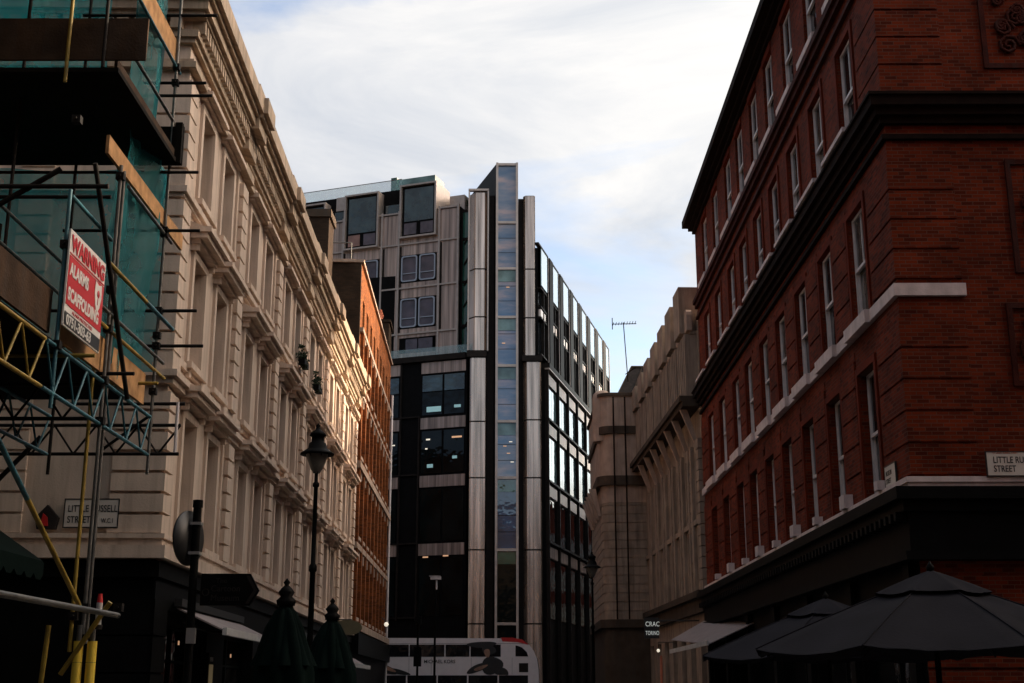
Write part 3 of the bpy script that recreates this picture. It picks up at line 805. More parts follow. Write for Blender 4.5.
c.build('white_band', 'whitestone', red)
c = MB(); c.fb(RL, .12, 0, .12, 5.10, 5.20); c.fb(0, .12, -RD, 0, 5.10, 5.20); c.fb(RL, .16, 0, .16, 5.20, 5.30); c.fb(0, .16, -RD, 0, 5.20, 5.30)
for i, s in enumerate(wc):
    t = .16 if i % 2 else .10
    c.fb(s+.80, s+.80+t*2.6, .0, .24, 5.302, 5.302+t*1.8)
c.build('white_band', 'whitestone', red)
# frontage below: deep black cornice and fascia, panelled shopfront
c = MB(); c.fb(RL, .45, 0, .45, 4.86, 5.08); c.fb(0, .45, -RD, 0, 4.86, 5.08); c.fb(RL, .30, 0, .30, 4.66, 4.86); c.fb(0, .30, -RD, 0, 4.66, 4.86)
c.fb(RL, .20, 0, .20, 3.95, 4.66); c.fb(0, .20, -RD, 0, 3.95, 4.66); c.fb(RL, .32, 0, .32, 3.80, 3.95); c.fb(0, .32, -RD, 0, 3.80, 3.95)
s = RL + .1
while s < .1: c.fb(s, s+.14, .2, .40, 4.50, 4.66); s += .34
c.build('shop_cornice', 'blackpaint', red)
gh = []
for k in range(6): gh.append((RL+.7+4.25*k, RL+4.3+4.25*k, .7, 3.3))
c = MB(); c.wall(RL, 0, 0, 3.8, gh, 0, .3)
for k in range(7): c.fb(RL+.15+4.25*k, RL+.55+4.25*k, 0, .14, 0, 3.78) if RL+.55+4.25*k < 0 else None
c.build('shopfront', 'blackpaint', red)
for a, cc, z0, z1 in gh: window(red, (a+cc)/2, z0, cc-a, z1-z0, .22, 'blackpaint_green', 'shopglass', 'casement')
c = MB(); c.endwall(0, 0, RD, 0, 3.9); block_strip(c, 0, .05, .3, 3.7, .55, .05, -5.0, 0); c.build('base_wall', 'redbrick', red)
# front (side street) face ornament: recessed carved panels right of the corner pier
for (ya, yb, za, zb) in ((2.05, 4.0, 13.45, 15.6), (2.05, 4.0, 16.0, 18.9), (2.25, 4.0, 9.2, 11.5), (2.0, 4.0, 7.0, 8.6)):
    c = MB(); c.box(.0, .05, ya, ya+.1, za, zb); c.box(.0, .05, yb-.1, yb, za, zb); c.box(.0, .05, ya+.1, yb-.1, za, za+.1); c.box(0, .05, ya+.1, yb-.1, zb-.1, zb)
    rg = random.Random(int(za*10))
    for k in range(26):        # carved scrolls of leaves
        cy = rg.uniform(ya+.35, yb-.35); cz = rg.uniform(za+.35, zb-.35); rr = rg.uniform(.10, .26)
        pts = []
        for j in range(14):
            t = j/13*4.2*math.pi*(.9); q = rr*(1-j/15)
            pts.append((.05, cy + q*math.cos(t), cz + q*math.sin(t)))
        c.path(pts, .035, 5)
    c.build('carved_panel', 'redstone', red)
# mansard roof behind the eaves
c = MB(); c.prism([(.15, 19.85), (1.6, 23.6), (RD-2, 24.0), (RD, 19.85)], 'x', RL, -.1); c.build('roof', 'slate', red)
nameplate('street_nameplate', 'pale street nameplate with rusty edge on the dark side face of the red building', (8.60, 23.33, 5.312), 0.0, 1.16, .42,
          [('LITTLE RUSSELL', .165, .11, .225, 'signblack'), ('STREET', .165, .11, .065, 'signblack'), ('W.C.1', .11, .86, .07, 'signblack'), ('OF GREAT RUSSELL STREET', .05, .11, .395, 'terracotta')])
nameplate('street_nameplate', 'small cream nameplate beside the lowest corner window of the red building', (7.30-.06, 24.95, 5.33), -math.pi/2-.0045, .70, .38,
          [('MUSEUM', .135, .06, .20, 'signblack'), ('STREET', .135, .06, .05, 'signblack')])

# ============================================================ STONE BUILDING, further right
SX0, SY0 = 7.40, 50.0
SA = math.atan(.0327)
so = thing('stone_building', 'brown stone office block with ribbed attic and slanting brackets beyond the red building', 'building', (SX0, SY0, 0), -math.pi/2 + SA)
# local: x=-(distance along) ; s from 0 to -16.5
SLn = -16.5
b = MB()
hh = []
for k in range(7):
    s = -1.2 - 2.38*k
    for a in (0.0,):
        hh += [(s-.42, s+.42, 5.6, 7.75), (s-.42, s+.42, 8.2, 10.7)]
hh += [(-1.2-2.38*k-.62, -1.2-2.38*k+.62, .8, 3.6) for k in range(7)]
b.wall(SLn, 0, 0, 16.2, hh, 0, .4); b.quad((SLn,0,16.2),(0,0,16.2),(0,16,16.2),(SLn,16,16.2)); b.quad((SLn,16,0),(0,16,0),(0,16,16.2),(SLn,16,16.2)); b.endwall(0,0,16,0,16.2)
b.build('wall', 'stone', so)
for a, c, z0, z1 in hh: window(so, (a+c)/2, z0, c-a, z1-z0, .30, 'stone_dark', 'room', 'bare')
c = MB()
for k in range(7):       # quoined pilasters between the windows
    s = -2.39 - 2.38*k
    if s - .5 < SLn: break
    c.fb(s-.55, s-.20, 0, .14, 5.2, 11.0); c.fb(s+.20, s+.55, 0, .14, 5.2, 11.0)
    block_strip(c, s-.18, s+.18, 5.25, 11.0, .40, .10, 0, .10)
block_strip(c, -.60, -.02, 5.2, 11.2, .42, .04, 0, .16)
c.fb(SLn, 0, .0, .12, 7.82, 8.02)
c.build('quoined_pilaster', 'stone', so)
c = MB()
for za, zb, o in ((12.30, 12.50, .70), (12.50, 12.72, .82), (4.95, 5.2, .35), (4.4, 4.95, .2)): c.fb(SLn-.0, 0, 0, o, za, zb)
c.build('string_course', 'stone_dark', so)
for k in range(8):       # slanting brackets under the string course
    s = -.75 - 2.22*k
    if s < SLn + .3: break
    MB().prism([(-.70, 12.30), (-.42, 12.30), (0, 11.0), (-.18, 11.0)], 'x', s-.08, s+.08).build('bracket', 'stone_light', so)
rib = MB()
for k in range(7):
    s = -1.18 - 2.38*k
    for j in (-.84, -.42, 0, .42, .84): rib.fb(s+j-.10, s+j+.10, 0, .50, 12.72, 15.30)
    rib.fb(s-1.0, s+1.0, 0, .28, 15.30, 15.42)
rib.build('rib', 'stone', so)
for k in range(7):       # battlement-like blocks and the round-headed niches between them
    s = -1.18 - 2.38*k
    p = MB(); p.fb(s-1.19+.30, s+1.19-.62, -.5, .62, 15.42, 17.38 - .14*k)
    p.build('parapet_block', 'stone', so)
    p = MB()
    cx = s + 1.19 - .25
    if cx + .3 > 0: cx = -.33
    pts = [(cx-.28, 15.42), (cx+.28, 15.42)] + [(cx + .28*math.cos(R(t)), 16.05 + .28*math.sin(R(t))) for t in range(0, 181, 30)]
    p.prism(pts, 'y', -.42, -.20)
    p.build('round_headed_panel', 'stone_light', so)
# the bay that steps forward at the far end (world frame numbers turned into its own frame)
bay = thing('stone_bay', 'stone bay with rounded corner and two drainpipes at the far end of the ribbed block', 'building', (4.62, 66.2, 0), 0)
def bayfoot(x0, x1, y0, y1, r, n=8):
    pts = [(x1, y0), (x1, y1), (x0, y1)]
    for k in range(n+1):
        t = R(180 + 90*k/n); pts.append((x0 + r + r*math.cos(t), y0 + r + r*math.sin(t)))
    return pts
def foot(o, r=.55): return bayfoot(-.0-o, 3.6, -.0-o, 9.2, r+o)
def slab(za, zb, o, name, m, r=.55):
    p = MB(); p.prism(foot(o, r), 'z', za, zb); return p.build(name, m, bay)
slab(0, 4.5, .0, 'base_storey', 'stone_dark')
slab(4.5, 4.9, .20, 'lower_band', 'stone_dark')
# ashlar courses
p = MB(); z = 4.9; k = 0
while z < 10.7:
    p.prism(foot(.0 if k % 2 == 0 else -.0), 'z', z, z+.40); p.prism(foot(-.035), 'z', z+.40, z+.44); z += .44; k += 1
p.build('ashlar_wall', 'stone', bay)
slab(10.75, 11.62, .02, 'plain_course', 'stone_light')
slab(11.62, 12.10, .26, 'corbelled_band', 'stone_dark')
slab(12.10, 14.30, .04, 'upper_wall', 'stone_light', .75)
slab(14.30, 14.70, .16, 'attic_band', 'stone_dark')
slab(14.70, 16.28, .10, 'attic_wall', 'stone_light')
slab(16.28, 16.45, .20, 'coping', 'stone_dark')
for x in (.62, 1.22):
    d = MB(); d.tube((x,-.30,4.9),(x,-.30,16.2), .04); d.build('drainpipe', 'sooty', bay)
for k in range(5):
    MB().prism([(-.62, 11.62), (-.26, 11.62), (-.0, 10.2), (-.15, 10.2)], 'y', 1.2+1.5*k, 1.5+1.5*k).build('bracket', 'stone_light', bay)
p = MB(); p.lathe([(.52, 14.0), (.52, 16.3), (.46, 16.55), (.30, 16.7), (.001, 16.78)], 16, (.12, .75)); p.build('corner_drum', 'stone_light', bay)
# slate roof above
rf = thing('slate_roof', 'dark sloping slate roof rising behind the stone bay parapet', 'roof', (5.55, 66.9, 0))
p = MB(); p.add([(-.1,0,16.3),(6.0,0,16.3),(6.0,2.0,18.5),(.95,2.0,18.5),(-.1,9,16.3),(6.0,9,16.3)], [(0,1,2,3),(0,3,4),(3,2,5,4)])
p.build('slates', 'slate', rf)
p = MB()
for k in range(9): p.tube((.0+.7*k if k else -.1,-.02,16.32),(.95+.60*k,2.0,18.52), .035, 5)
p.tube((.95,2.0,18.52),(6.0,2.0,18.52), .07, 6); p.build('lead_roll', 'stone_dark', rf)
# aerial
an = thing('television_aerial', 'thin television aerial on a mast above the slate roof', 'aerial', (6.05, 68.0, 16.2))
MB().tube((.25,0,0),(.0,0,4.6), .026, 6).build('mast', 'sooty', an)
a = MB(); a.tube((-.62,0,4.50),(.72,.2,4.58), .025, 5)
for k in range(9): a.tube((-.55+.15*k,-.28,4.51+.01*k),(-.55+.15*k,.28,4.51+.01*k), .018, 4)
a.tube((-.60,0,4.2),(-.60,0,4.85), .03, 4)
a.tube((.05,0,1.7),(.62,.1,2.1), .025, 5)
for k in range(4): a.tube((.2+.12*k,-.2,1.82+.08*k),(.2+.12*k,.2,1.82+.08*k), .018, 4)
a.build('antenna_array', 'sooty', an)

# ============================================================ BRONZE OFFICE BLOCK ahead
DA = -20.15
off = thing('bronze_office_block', 'tall bronze-clad office block with glazed corner tower closing the view', 'building', (0, 88, 0))
FL = [5.70, 10.56, 15.43, 19.34, 23.29, 26.80, 30.39, 33.86, 38.33]
# --- corner glass strip
g = MB(); fr = MB(); fr2 = MB()
x0, x1 = -1.09, .38
for i in range(len(FL)):
    z0 = 1.2 if i == 0 else FL[i-1]; z1 = FL[i]
    p = MB(); p.box(x0+.10, x1-.10, -.02, .05, z0+.10, z1-.10)
    p.build('strip_pane', 'glass_strip' if i > 2 else ('glass_blue' if i == 2 else 'glass_dark'), off)
    if 1 < i < 8: fr2.box(x0+.12, x1-.12, -.035, -.02, z0+1.2, z0+1.23); fr2.box(x0+.12, x1-.12, -.035, -.02, z0+2.3, z0+2.33)
    fr.box(x0, x1, -.16, .10, z1-.09, z1+.09)
    b = MB(); b.box(x0+.12, x1-.12, -.06, -.021, z1-.95, z1-.12)
    if 0 < i < 7: b.build('blind', 'glass_green' if i in (1, 2) else 'glass_sky', off)
fr.box(x0-.06, x0+.10, -.20, .10, 0, 38.45); fr.box(x1-.10, x1+.06, -.20, .10, 0, 38.45)
fr.build('strip_frame', 'bronze_frame', off); fr2.build('strip_transom', 'sheet_black', off)
b = MB(); b.prism([(-1.15, .11), (.44, .11), (.44, 3.0), (-3.9, 8.6)], 'z', 36.0, 38.45); b.prism([(-1.15,.11),(.44,.11),(.44,3.0),(-1.9,3.0)], 'z', 0, 36.0)
b.build('corner_core', 'sheet_black', off)
# --- dark slots and metal bays each side of the strip
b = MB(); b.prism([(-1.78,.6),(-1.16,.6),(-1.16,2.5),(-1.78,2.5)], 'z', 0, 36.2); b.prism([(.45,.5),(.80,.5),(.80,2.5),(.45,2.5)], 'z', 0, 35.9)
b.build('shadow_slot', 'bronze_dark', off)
def metal_bay(x0, x1, y, cut, zs, name='metal_bay', top=None):
    for za, zb in zip(zs, zs[1:]):
        p = MB(); pts = [(x0, y+cut*1.2), (x0+cut, y), (x1-cut*.35, y), (x1, y+cut*.4), (x1, y+2.2), (x0, y+2.2)]
        p.prism(pts, 'z', za+.05, zb-.05)
        p.build(name, 'bronze_bright', off)
    p = MB(); pts = [(x0+.05, y+cut*1.2+.06), (x0+cut+.03, y+.06), (x1-cut*.35-.03, y+.06), (x1-.05, y+cut*.4+.06), (x1-.05, y+2.1), (x0+.05, y+2.1)]
    p.prism(pts, 'z', zs[0], zs[-1]); p.build('bay_joint', 'bronze_dark', off)
metal_bay(-3.04, -1.80, .15, .42, [24.4, 26.9, 30.45, 36.3])
metal_bay(-2.92, -1.82, -.10, .10, [0.0, 5.7, 10.56, 15.43, 19.34, 23.9])
metal_bay(.80, 1.66, .05, .15, [24.0, 26.8, 30.4, 36.0])
metal_bay(.78, 2.02, -.10, .25, [0.0, 5.7, 10.56, 15.43, 19.45, 23.6])
p = MB(); p.box(-3.15, -1.78, -.28, .2, 23.9, 24.36); p.box(.70, 2.12, -.28, .2, 23.6, 24.0); p.build('ledge', 'bronze_dark', off)
p = MB()
for x in (-3.14, -1.76): p.box(x, x+.10, .0, .3, 24.4, 36.4)
p.box(-3.14, -1.66, .0, .3, 36.35, 36.5)
p.build('bay_trim', 'bronze_frame', off)
# --- left wing, own frame inside the block
AX, AY = -1.6964, 89.0 - 88.0
ar = R(DA)
wa = bpy.data.objects.new('left_wing', None)
# keep parts directly under the block: place each mesh with the wing's own transform
bpy.data.objects.remove(wa)
def A(mb, name, m): return mb.build(name, m, off, (AX, AY, 0), ar)
def Awin(s, z, w, h, n, fm, pm, style, label=None):
    o = window(off, 0, 0, w, h, 0, fm, pm, style, label)
    c, sn = math.cos(ar), math.sin(ar)
    o.location = (AX + s*c - n*sn, AY + s*sn + n*c, z); o.rotation_euler = (0, 0, ar)
    return o
uh = [(-6.95,-4.05, z0, z1) for z0, z1 in ((25.0,25.72+.45),(26.85,29.2),(30.35,32.5),(33.85,37.75))] + \
     [(-11.5,-8.7, z0, z1) for z0, z1 in ((26.85,29.2),(30.0,32.5),(33.45,37.6))] + \
     [(-16.1,-13.2, z0, z1) for z0, z1 in ((26.85,29.2),(30.0,32.5),(33.45,37.4))]
w_ = MB(); w_.wall(-32, -2.4, 24.4, 35.9, [h for h in uh if h[3] < 33], 0, .25) if False else None
w_ = MB(); w_.wall(-32, -2.3, 24.4, 33.3, [h for h in uh if h[3] < 33], 0, .25)
w_.wall(-32, -2.3, 33.3, 35.75, [(-6.95,-4.05,33.85,35.75),(-11.5,-8.7,33.45,35.75),(-16.1,-13.2,33.45,35.75)], 0, .25)
A(w_, 'bronze_wall', 'bronze')
# thin frames (raised ribs) dividing the panels
fr = MB()
for s in (-13.05,-11.75,-8.5,-7.1,-3.85,-2.35): fr.fb(s-.07, s+.07, 0, .16, 24.4, 36.0)
for z in (26.45, 29.95, 33.35, 35.85):
    for a, c in ((-11.68,-8.57),(-8.43,-7.17),(-7.03,-3.92),(-3.78,-2.42),(-16,-13.12),(-12.98,-11.82)): fr.fb(a, c, 0, .13, z-.06, z+.06)
A(fr, 'panel_frame', 'bronze_frame')
gp = MB()
for s in (-13.05,-11.75,-8.5,-7.1,-3.85): gp.fb(s+.07, s+.20, -.02, .05, 26.6, 33.2)
A(gp, 'panel_joint', 'bronze_dark')
bk = MB(); bk.fb(-32, -2.3, -14, -.26, 0, 35.9); A(bk, 'inner_core', 'sheet_black')
# windows in pairs
for s0, s1, z0, z1 in [h for h in uh if 26 < h[2] < 33]:
    mid = (s0+s1)/2
    dk = MB(); dk.fb(s0, s1, -.24, -.16, z0, z1); A(dk, 'window_back', 'sheet_black')
    for s in ((s0+mid)/2, (mid+s1)/2): Awin(s, z0+.08, (s1-s0)/2-.16, z1-z0-.16, -.05, 'alu', 'glass_mauve' if z0 > 29 or s0 > -8 else 'glass_teal', 'round')
for s0, s1, z0, z1 in uh:
    if z0 < 26:
        for s in (s0+.85, s1-.85): Awin(s, z0-.6, 1.25, 1.75, .05, 'sheet_black', 'glass_mauve', 'bare')
# big glazed boxes of the top storey, leaning out
for s0, s1, z0, z1 in ((-6.98,-4.02,33.75,37.95),(-11.6,-8.72,33.35,37.75),(-16.2,-13.2,33.35,37.45)):
    bx = MB(); o0 = .40
    bx.fb(s0, s0+.13, -2.2, o0, z0, z1); bx.fb(s1-.13, s1, -2.2, o0, z0, z1); bx.fb(s0+.13, s1-.13, -2.2, o0, z1-.13, z1); bx.fb(s0+.13, s1-.13, -.2, o0, z0, z0+.13)
    A(bx, 'window_box', 'bronze_frame')
    dk = MB(); dk.fb(s0+.13, s1-.13, -.3, .15, z0+.13, z1-.13); A(dk, 'box_surround', 'sheet_black')
    A(MB().fb(s0+.32, s1-.30, .15, .20, z0+1.32, z1-.30), 'box_glass', 'glass_teal')
    m_ = (s0+s1)/2
    A(MB().fb(s0+.32, m_-.16, .15, .20, z0+.30, z0+1.18), 'lower_pane', 'glass_pink' if s0 < -8 else 'glass_mauve')
    A(MB().fb(m_+.16, s1-.30, .15, .20, z0+.30, z0+1.18), 'lower_pane', 'glass_mauve')
# roof storey behind the boxes
rs = MB(); rs.fb(-32, -7.0, -3, -.5, 35.9, 38.0); A(rs, 'penthouse_wall', 'sheet_black')
A(MB().fb(-12.7,-11.7, -.5,-.40, 36.9, 38.0), 'pale_panel', 'bronze_frame'); A(MB().fb(-3.6,-2.4,-2.2,-1.2,35.9,37.2), 'roof_box', 'bronze_frame')
A(MB().fb(-12.8,-11.7, -.5,-.42, 35.9, 36.8), 'penthouse_glass', 'glass_teal'); A(MB().fb(-8.5,-7.0,-.5,-.42,35.95,36.8), 'penthouse_glass', 'glass_teal')
bl = MB(); bl.fb(-32, -7.3, -.62, -.58, 38.0, 38.85); A(bl, 'roof_balustrade', 'glass_clear')
bl = MB(); bl.tube((-32, .6, 38.88), (-7.3, .6, 38.88), .03, 5); A(bl, 'balustrade_rail', 'galv')
pt = MB(); pt.fb(-8.4, -5.0, -3.4, -1.6, 38.0, 39.3); A(pt, 'plant_room', 'glass_sky')
pt = MB(); pt.fb(-8.5, -8.0, -1.6, -1.2, 38.0, 39.35); A(pt, 'plant_screen', 'glass_green')
gr = MB()
rg = random.Random(4)
for k in range(14): leafclump(gr, (-3.7+rg.uniform(0,2.9), 1.6+rg.uniform(0,.8), 36.3+rg.uniform(0,.4)), .35, 50, .10, k)
A(gr, 'roof_planting', 'leaf')
# green stair glass between wing and bay
A(MB().fb(-2.25, -1.15, -.6, -.50, 24.4, 35.6), 'stair_glass', 'glass_green')
fr = MB()
for z in (26.8, 30.1, 33.4, 35.6): fr.fb(-2.3, -1.1, -.5, -.42, z-.09, z+.09)
fr.fb(-2.32, -2.2, -.5, -.38, 24.4, 35.8); fr.fb(-1.5,-1.40,-.5,-.40,24.4,35.6)
for k in range(6): fr.tube((-2.1,.42,25.0+1.6*k), (-1.5,.42,25.9+1.6*k), .05, 5)
A(fr, 'stair_frame', 'bronze_dark')
# ledge and balustrade at the setback
ld = MB(); ld.fb(-32, -1.30, -.3, 1.05, 24.02, 24.42); A(ld, 'ledge', 'bronze_dark')
ld = MB(); ld.fb(-32, -.3, .98, 1.01, 24.42, 25.0); A(ld, 'terrace_balustrade', 'glass_clear')
# lower left wing: black glass with bronze spandrels
lo = MB(); lo.fb(-32, -1.25, -.3, .75, 0, 24.0); A(lo, 'lower_core', 'sheet_black')
for s0, s1 in ((-4.75,-1.35),(-9.6,-6.4),(-14.6,-11.4)):
    for i, z1 in enumerate([24.0, 20.0, 15.9, 11.2]):
        z0 = [20.0, 15.9, 11.2, 6.2][i]
        A(MB().fb(s0, s1, .75, .82, z1-.85, z1-.05), 'spandrel', 'bronze')
        m_ = (s0+s1)/2
        for a, c in ((s0+.1, m_-.08), (m_+.08, s1-.1)):
            top = z1 - 1.0
            hgt = (1.15 if i == 0 else (top - z0 - .1))
            A(MB().fb(a, c, .76, .80, top-hgt, top), 'office_pane', 'glass_teal' if i == 0 else 'glass_dark')
            if i == 0: A(MB().fb(a, c, .76, .79, z0+.15, top-hgt-.08), 'office_pane', 'glass_dark')
fr = MB()
for s in (-6.3, -4.85):
    fr.fb(s-.05, s+.05, .75, .92, 6.0, 20.1 if s > -6 else 24.0)
for z in (20.05, 15.95, 11.2, 6.2):
    fr.fb(-14.0, -6.36, .75, .90, z-.05, z+.05); fr.fb(-6.24, -4.91, .75, .90, z-.05, z+.05)
A(fr, 'lower_frame', 'bronze_dark')
# lit fittings seen through the office glass
for s, z, w2, hh2, m_ in ((-4.3,18.35,.30,.10,'lit'),(-2.35,18.4,.75,.12,'lit_warm'),(-4.35,17.7,.16,.09,'lit'),(-7.0,18.1,.30,.08,'lit'),(-7.5,17.7,.25,.08,'lit'),(-4.3,20.35,1.1,.38,'lit_cool'),(-2.2,20.55,.5,.2,'lit_cool'),(-2.3,16.95,.35,.20,'lit_cool'),(-4.2,16.4,.45,.25,'lit_cool'),(-4.4,10.2,.4,.09,'lit_warm'),(-2.9,10.25,.4,.09,'lit_warm')):
    A(MB().fb(s, s+w2, .81, .83, z, z+hh2), 'lit_fitting', m_)
for i, (z, x, m_) in enumerate(((17.6,-.6,'lit_warm'),(17.9,-.2,'lit'),(17.1,-.35,'lit_warm'),(16.5,-.1,'lit'),(29.0,-.4,'lit_warm'),(24.9,-.7,'lit_warm'))):
    MB().box(x, x+.22, -.05, -.04, z, z+.05).build('lit_fitting', m_, off)
# --- right wing
BX, BY = 2.0469, 1.0
brt = math.atan2(math.cos(math.atan(.238)), math.sin(math.atan(.238)))
def Bm(mb, name, m):       # s runs away from the corner; local x points away down the side street
    mb.v = [(-x, y, z) for x, y, z in mb.v]; mb.f = [f[::-1] for f in mb.f]
    return mb.build(name, m, off, (BX, BY, 0), brt)
Bm(MB().fb(-34, 0, -14, -.55, 0, 31.0), 'right_core', 'sheet_black')
starts = [2.0, -1.6, -5.5, -9.6, -13.45, -17.4, -21.45, -25.6, -29.2]
for k in range(8):
    a = starts[k] - .55 if k else starts[0]-.2; c = starts[k+1] + .28
    s0, s1 = min(a, c), max(a, c)
    if k == 0: s1 = 1.0
    Bm(MB().fb(s0, s1, -.5, .0, 24.1, 32.0), 'window_bay', 'sheet_black')
    if k: Bm(MB().fb(s1-1.0, s1+.25, -.9, .29, 24.1, 32.15), 'bay_fin', 'sheet_black')
    else: s1 += .95
    Bm(MB().fb(s0+.1, s1-1.02, .20, .27, 29.2, 31.95), 'top_glass', 'glass_sky')
    f = MB(); f.fb(s0, s0+.16, 0, .30, 24.1, 32.05); f.fb(s0, s1, 0, .30, 31.95, 32.08); f.fb((s0+s1)/2-.45, (s0+s1)/2-.37, 0, .24, 24.1, 29.1)
    for z in (24.1, 26.75, 27.55, 28.95): f.fb(s0+.16, s1-1.0, 0, .25, z, z+.10)
    Bm(f, 'bay_frame', 'bronze_dark'); Bm(MB().fb(s0-.07, s0-.005, 0, .31, 24.1, 32.0), 'bay_mullion', 'bronze')
    pn = MB(); pn.fb(s0+.35, s1-1.1, 0, .20, 26.95, 27.45); Bm(pn, 'bay_panel', 'bronze_bright')
    pn = MB(); pn.fb(s0+.2, s1-1.05, 0, .03, 24.3, 26.7); pn.fb(s0+.2, s1-1.1, 0, .03, 27.8, 28.9)
    Bm(pn, 'bay_glass', 'glass_blue' if k in (4,) else 'glass_recess')
lw = MB(); lw.fb(-34, -.05, -.3, .25, 0, 23.4); Bm(lw, 'lower_core', 'sheet_black')
ld = MB(); ld.fb(-34, -.05, -.5, .62, 23.4, 23.75); Bm(ld, 'ledge', 'bronze_dark')
ld = MB(); ld.fb(-34, -.05, .25, .60, 23.30, 23.39); Bm(ld, 'ledge_trim', 'bronze_frame')
LF = [23.3, 19.75, 15.4, 11.2, 6.0]
for k in range(8):
    s1 = -.35 - 3.75*k; s0 = s1 - 3.45
    for i in range(4):
        zt, zb = LF[i], LF[i+1]
        pn = MB(); pn.fb(s0+.5, s1-.1, .25, .42, zt-1.0, zt-.25); Bm(pn, 'lower_panel', 'bronze')
        Bm(MB().fb(s0+.1, (s0+s1)/2-.04, .25, .29, zb+.15, zt-1.15), 'lower_glass', 'glass_sky' if i < 2 else 'glass_dark')  # upper rows paler: the reflected sky is put into the glass colour
        Bm(MB().fb((s0+s1)/2+.04, s1-.1, .25, .29, zb+.15, zt-1.15), 'lower_glass', 'glass_sky' if i < 2 else 'glass_dark')
fr = MB()
for z in (19.75, 15.4, 11.2): fr.fb(-34, -.1, .25, .55, z-.06, z+.08)
for k in range(9): fr.fb(-.30-3.75*k, -.16-3.75*k, .25, .50, 0, 23.3)
Bm(fr, 'lower_frame', 'bronze_dark')

# ============================================================ unseen blocks outside the frame, several added only to shade this street
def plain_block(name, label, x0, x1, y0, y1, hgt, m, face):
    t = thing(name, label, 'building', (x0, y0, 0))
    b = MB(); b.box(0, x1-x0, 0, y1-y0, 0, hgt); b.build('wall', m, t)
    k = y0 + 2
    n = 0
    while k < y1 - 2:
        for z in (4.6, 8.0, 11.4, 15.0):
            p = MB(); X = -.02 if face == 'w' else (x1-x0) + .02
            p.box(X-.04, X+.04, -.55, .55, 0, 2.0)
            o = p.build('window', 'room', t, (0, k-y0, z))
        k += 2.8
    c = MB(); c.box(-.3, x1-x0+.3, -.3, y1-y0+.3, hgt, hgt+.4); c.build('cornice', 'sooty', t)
    return t
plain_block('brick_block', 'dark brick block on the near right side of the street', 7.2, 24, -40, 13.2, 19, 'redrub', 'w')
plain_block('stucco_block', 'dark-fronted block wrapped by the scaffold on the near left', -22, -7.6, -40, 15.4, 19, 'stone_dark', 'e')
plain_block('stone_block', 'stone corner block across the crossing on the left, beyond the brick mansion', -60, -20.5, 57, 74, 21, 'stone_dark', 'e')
plain_block('stone_block', 'tall block added at the far left of the cross street to cut off sky light', -95, -66, 60, 100, 30, 'stone_dark', 'e')  # added, out of view: hides the low sky so the office base darkens
plain_block('stone_block', 'block added at the far right of the cross street to cut off sky light', 62, 90, 50, 110, 30, 'stone_dark', 'w')  # added likewise at the other end to block low sky light
plain_block('brick_block', 'unseen row added down the far side street to darken low glass reflections', 22, 60, 127, 260, 20, 'redrub', 'w')  # added so low right-wing glass mirrors something dark
plain_block('stone_block', 'taller unseen block added behind the stone bay to shade the brick mansion', 21, 40, 71.5, 83.8, 27.5, 'stone_dark', 'w')  # added sun blocker, raised to shade the far brick front
plain_block('shade_tower', 'tall unseen block added behind the red building to shade the office right wing', 24, 44, 84, 124, 54, 'stone_dark', 'w')  # added sun blocker, sized to keep the right wing in shade
plain_block('stone_block', 'unseen block added behind the ribbed stone building to shade the brick mansion', 21, 40, 64, 71.3, 23.4, 'stone_dark', 'w')  # added to cast shade on the lower brick mansion
plain_block('brick_block', 'unseen block added at the right end of the side street to stop the sun', 40, 56, 8, 36, 25, 'redrub', 'w')  # added to stop sun coming through the side street onto the scaffold
plain_block('stone_block', 'stone block behind the cream terrace on the left', -50, -26, 18, 80, 17, 'stone_dark', 'e')
plain_block('rear_shade_block', 'broad block added behind the viewer to darken the street', -45, 45, -60, -42, 30, 'stone_dark', 'e')  # added occluder behind the camera, its height chosen to darken the view

# ============================================================ SCAFFOLD on the near left corner
scf = thing('scaffold', 'tube scaffold gantry with lattice beams and boarded lifts over the near left pavement', 'scaffold', (-4.95, 15.3, 0))
def S(p): return (p[0]+4.95, p[1]-15.3, p[2])
def tb(name, a, b, m='galv', r=.0242, ext=0):
    return MB().tube(S(a), S(b), r, 8).build(name, m, scf)
XO = -4.95
TOP = 14.0
# standards (uprights) in the outer row and inner row
for (x, y, z0, z1, m) in ((XO,17.5,4.4,TOP,'galv'),(XO,15.35,2.2,8.0,'galv'),(XO,13.65,4.5,7.0,'tube_teal'),(-5.42,14.42,8.7,TOP,'tube_yellow'),(-4.98,14.42,8.9,TOP,'tube_dark'),(XO-.02,15.55,2.1,8.0,'galv'),(XO-.12,15.30,2.0,6.0,'tube_yellow'),
                          (-6.3,17.5,4.4,TOP,'tube_dark'),(-6.3,15.3,0,TOP,'tube_dark'),(-6.3,13.3,4.4,TOP,'tube_yellow'),(-7.3,15.9,0,TOP,'galv'),(-7.3,17.5,0,8,'tube_dark')):
    tb('standard', (x,y,z0), (x,y,z1), m)
for y, x in ((15.30,XO-.02),(15.35,XO+.12)):
    tb('standard', (x,y,.1), (x,y,2.3), 'galv', .03)
    MB().tube(S((x,y,.3)), S((x,y,1.88)), .055, 12).build('foam_sleeve', 'sleeve', scf)
    MB().tube(S((x,y,1.885)), S((x,y,2.12)), .055, 12).build('foam_sleeve', 'sleeve', scf)
    MB().box(*[v for v in (S((x-.08,0,0))[0], S((x+.08,0,0))[0])], y-15.3-.08, y-15.3+.08, .13, .14).build('base_plate', 'galv', scf)
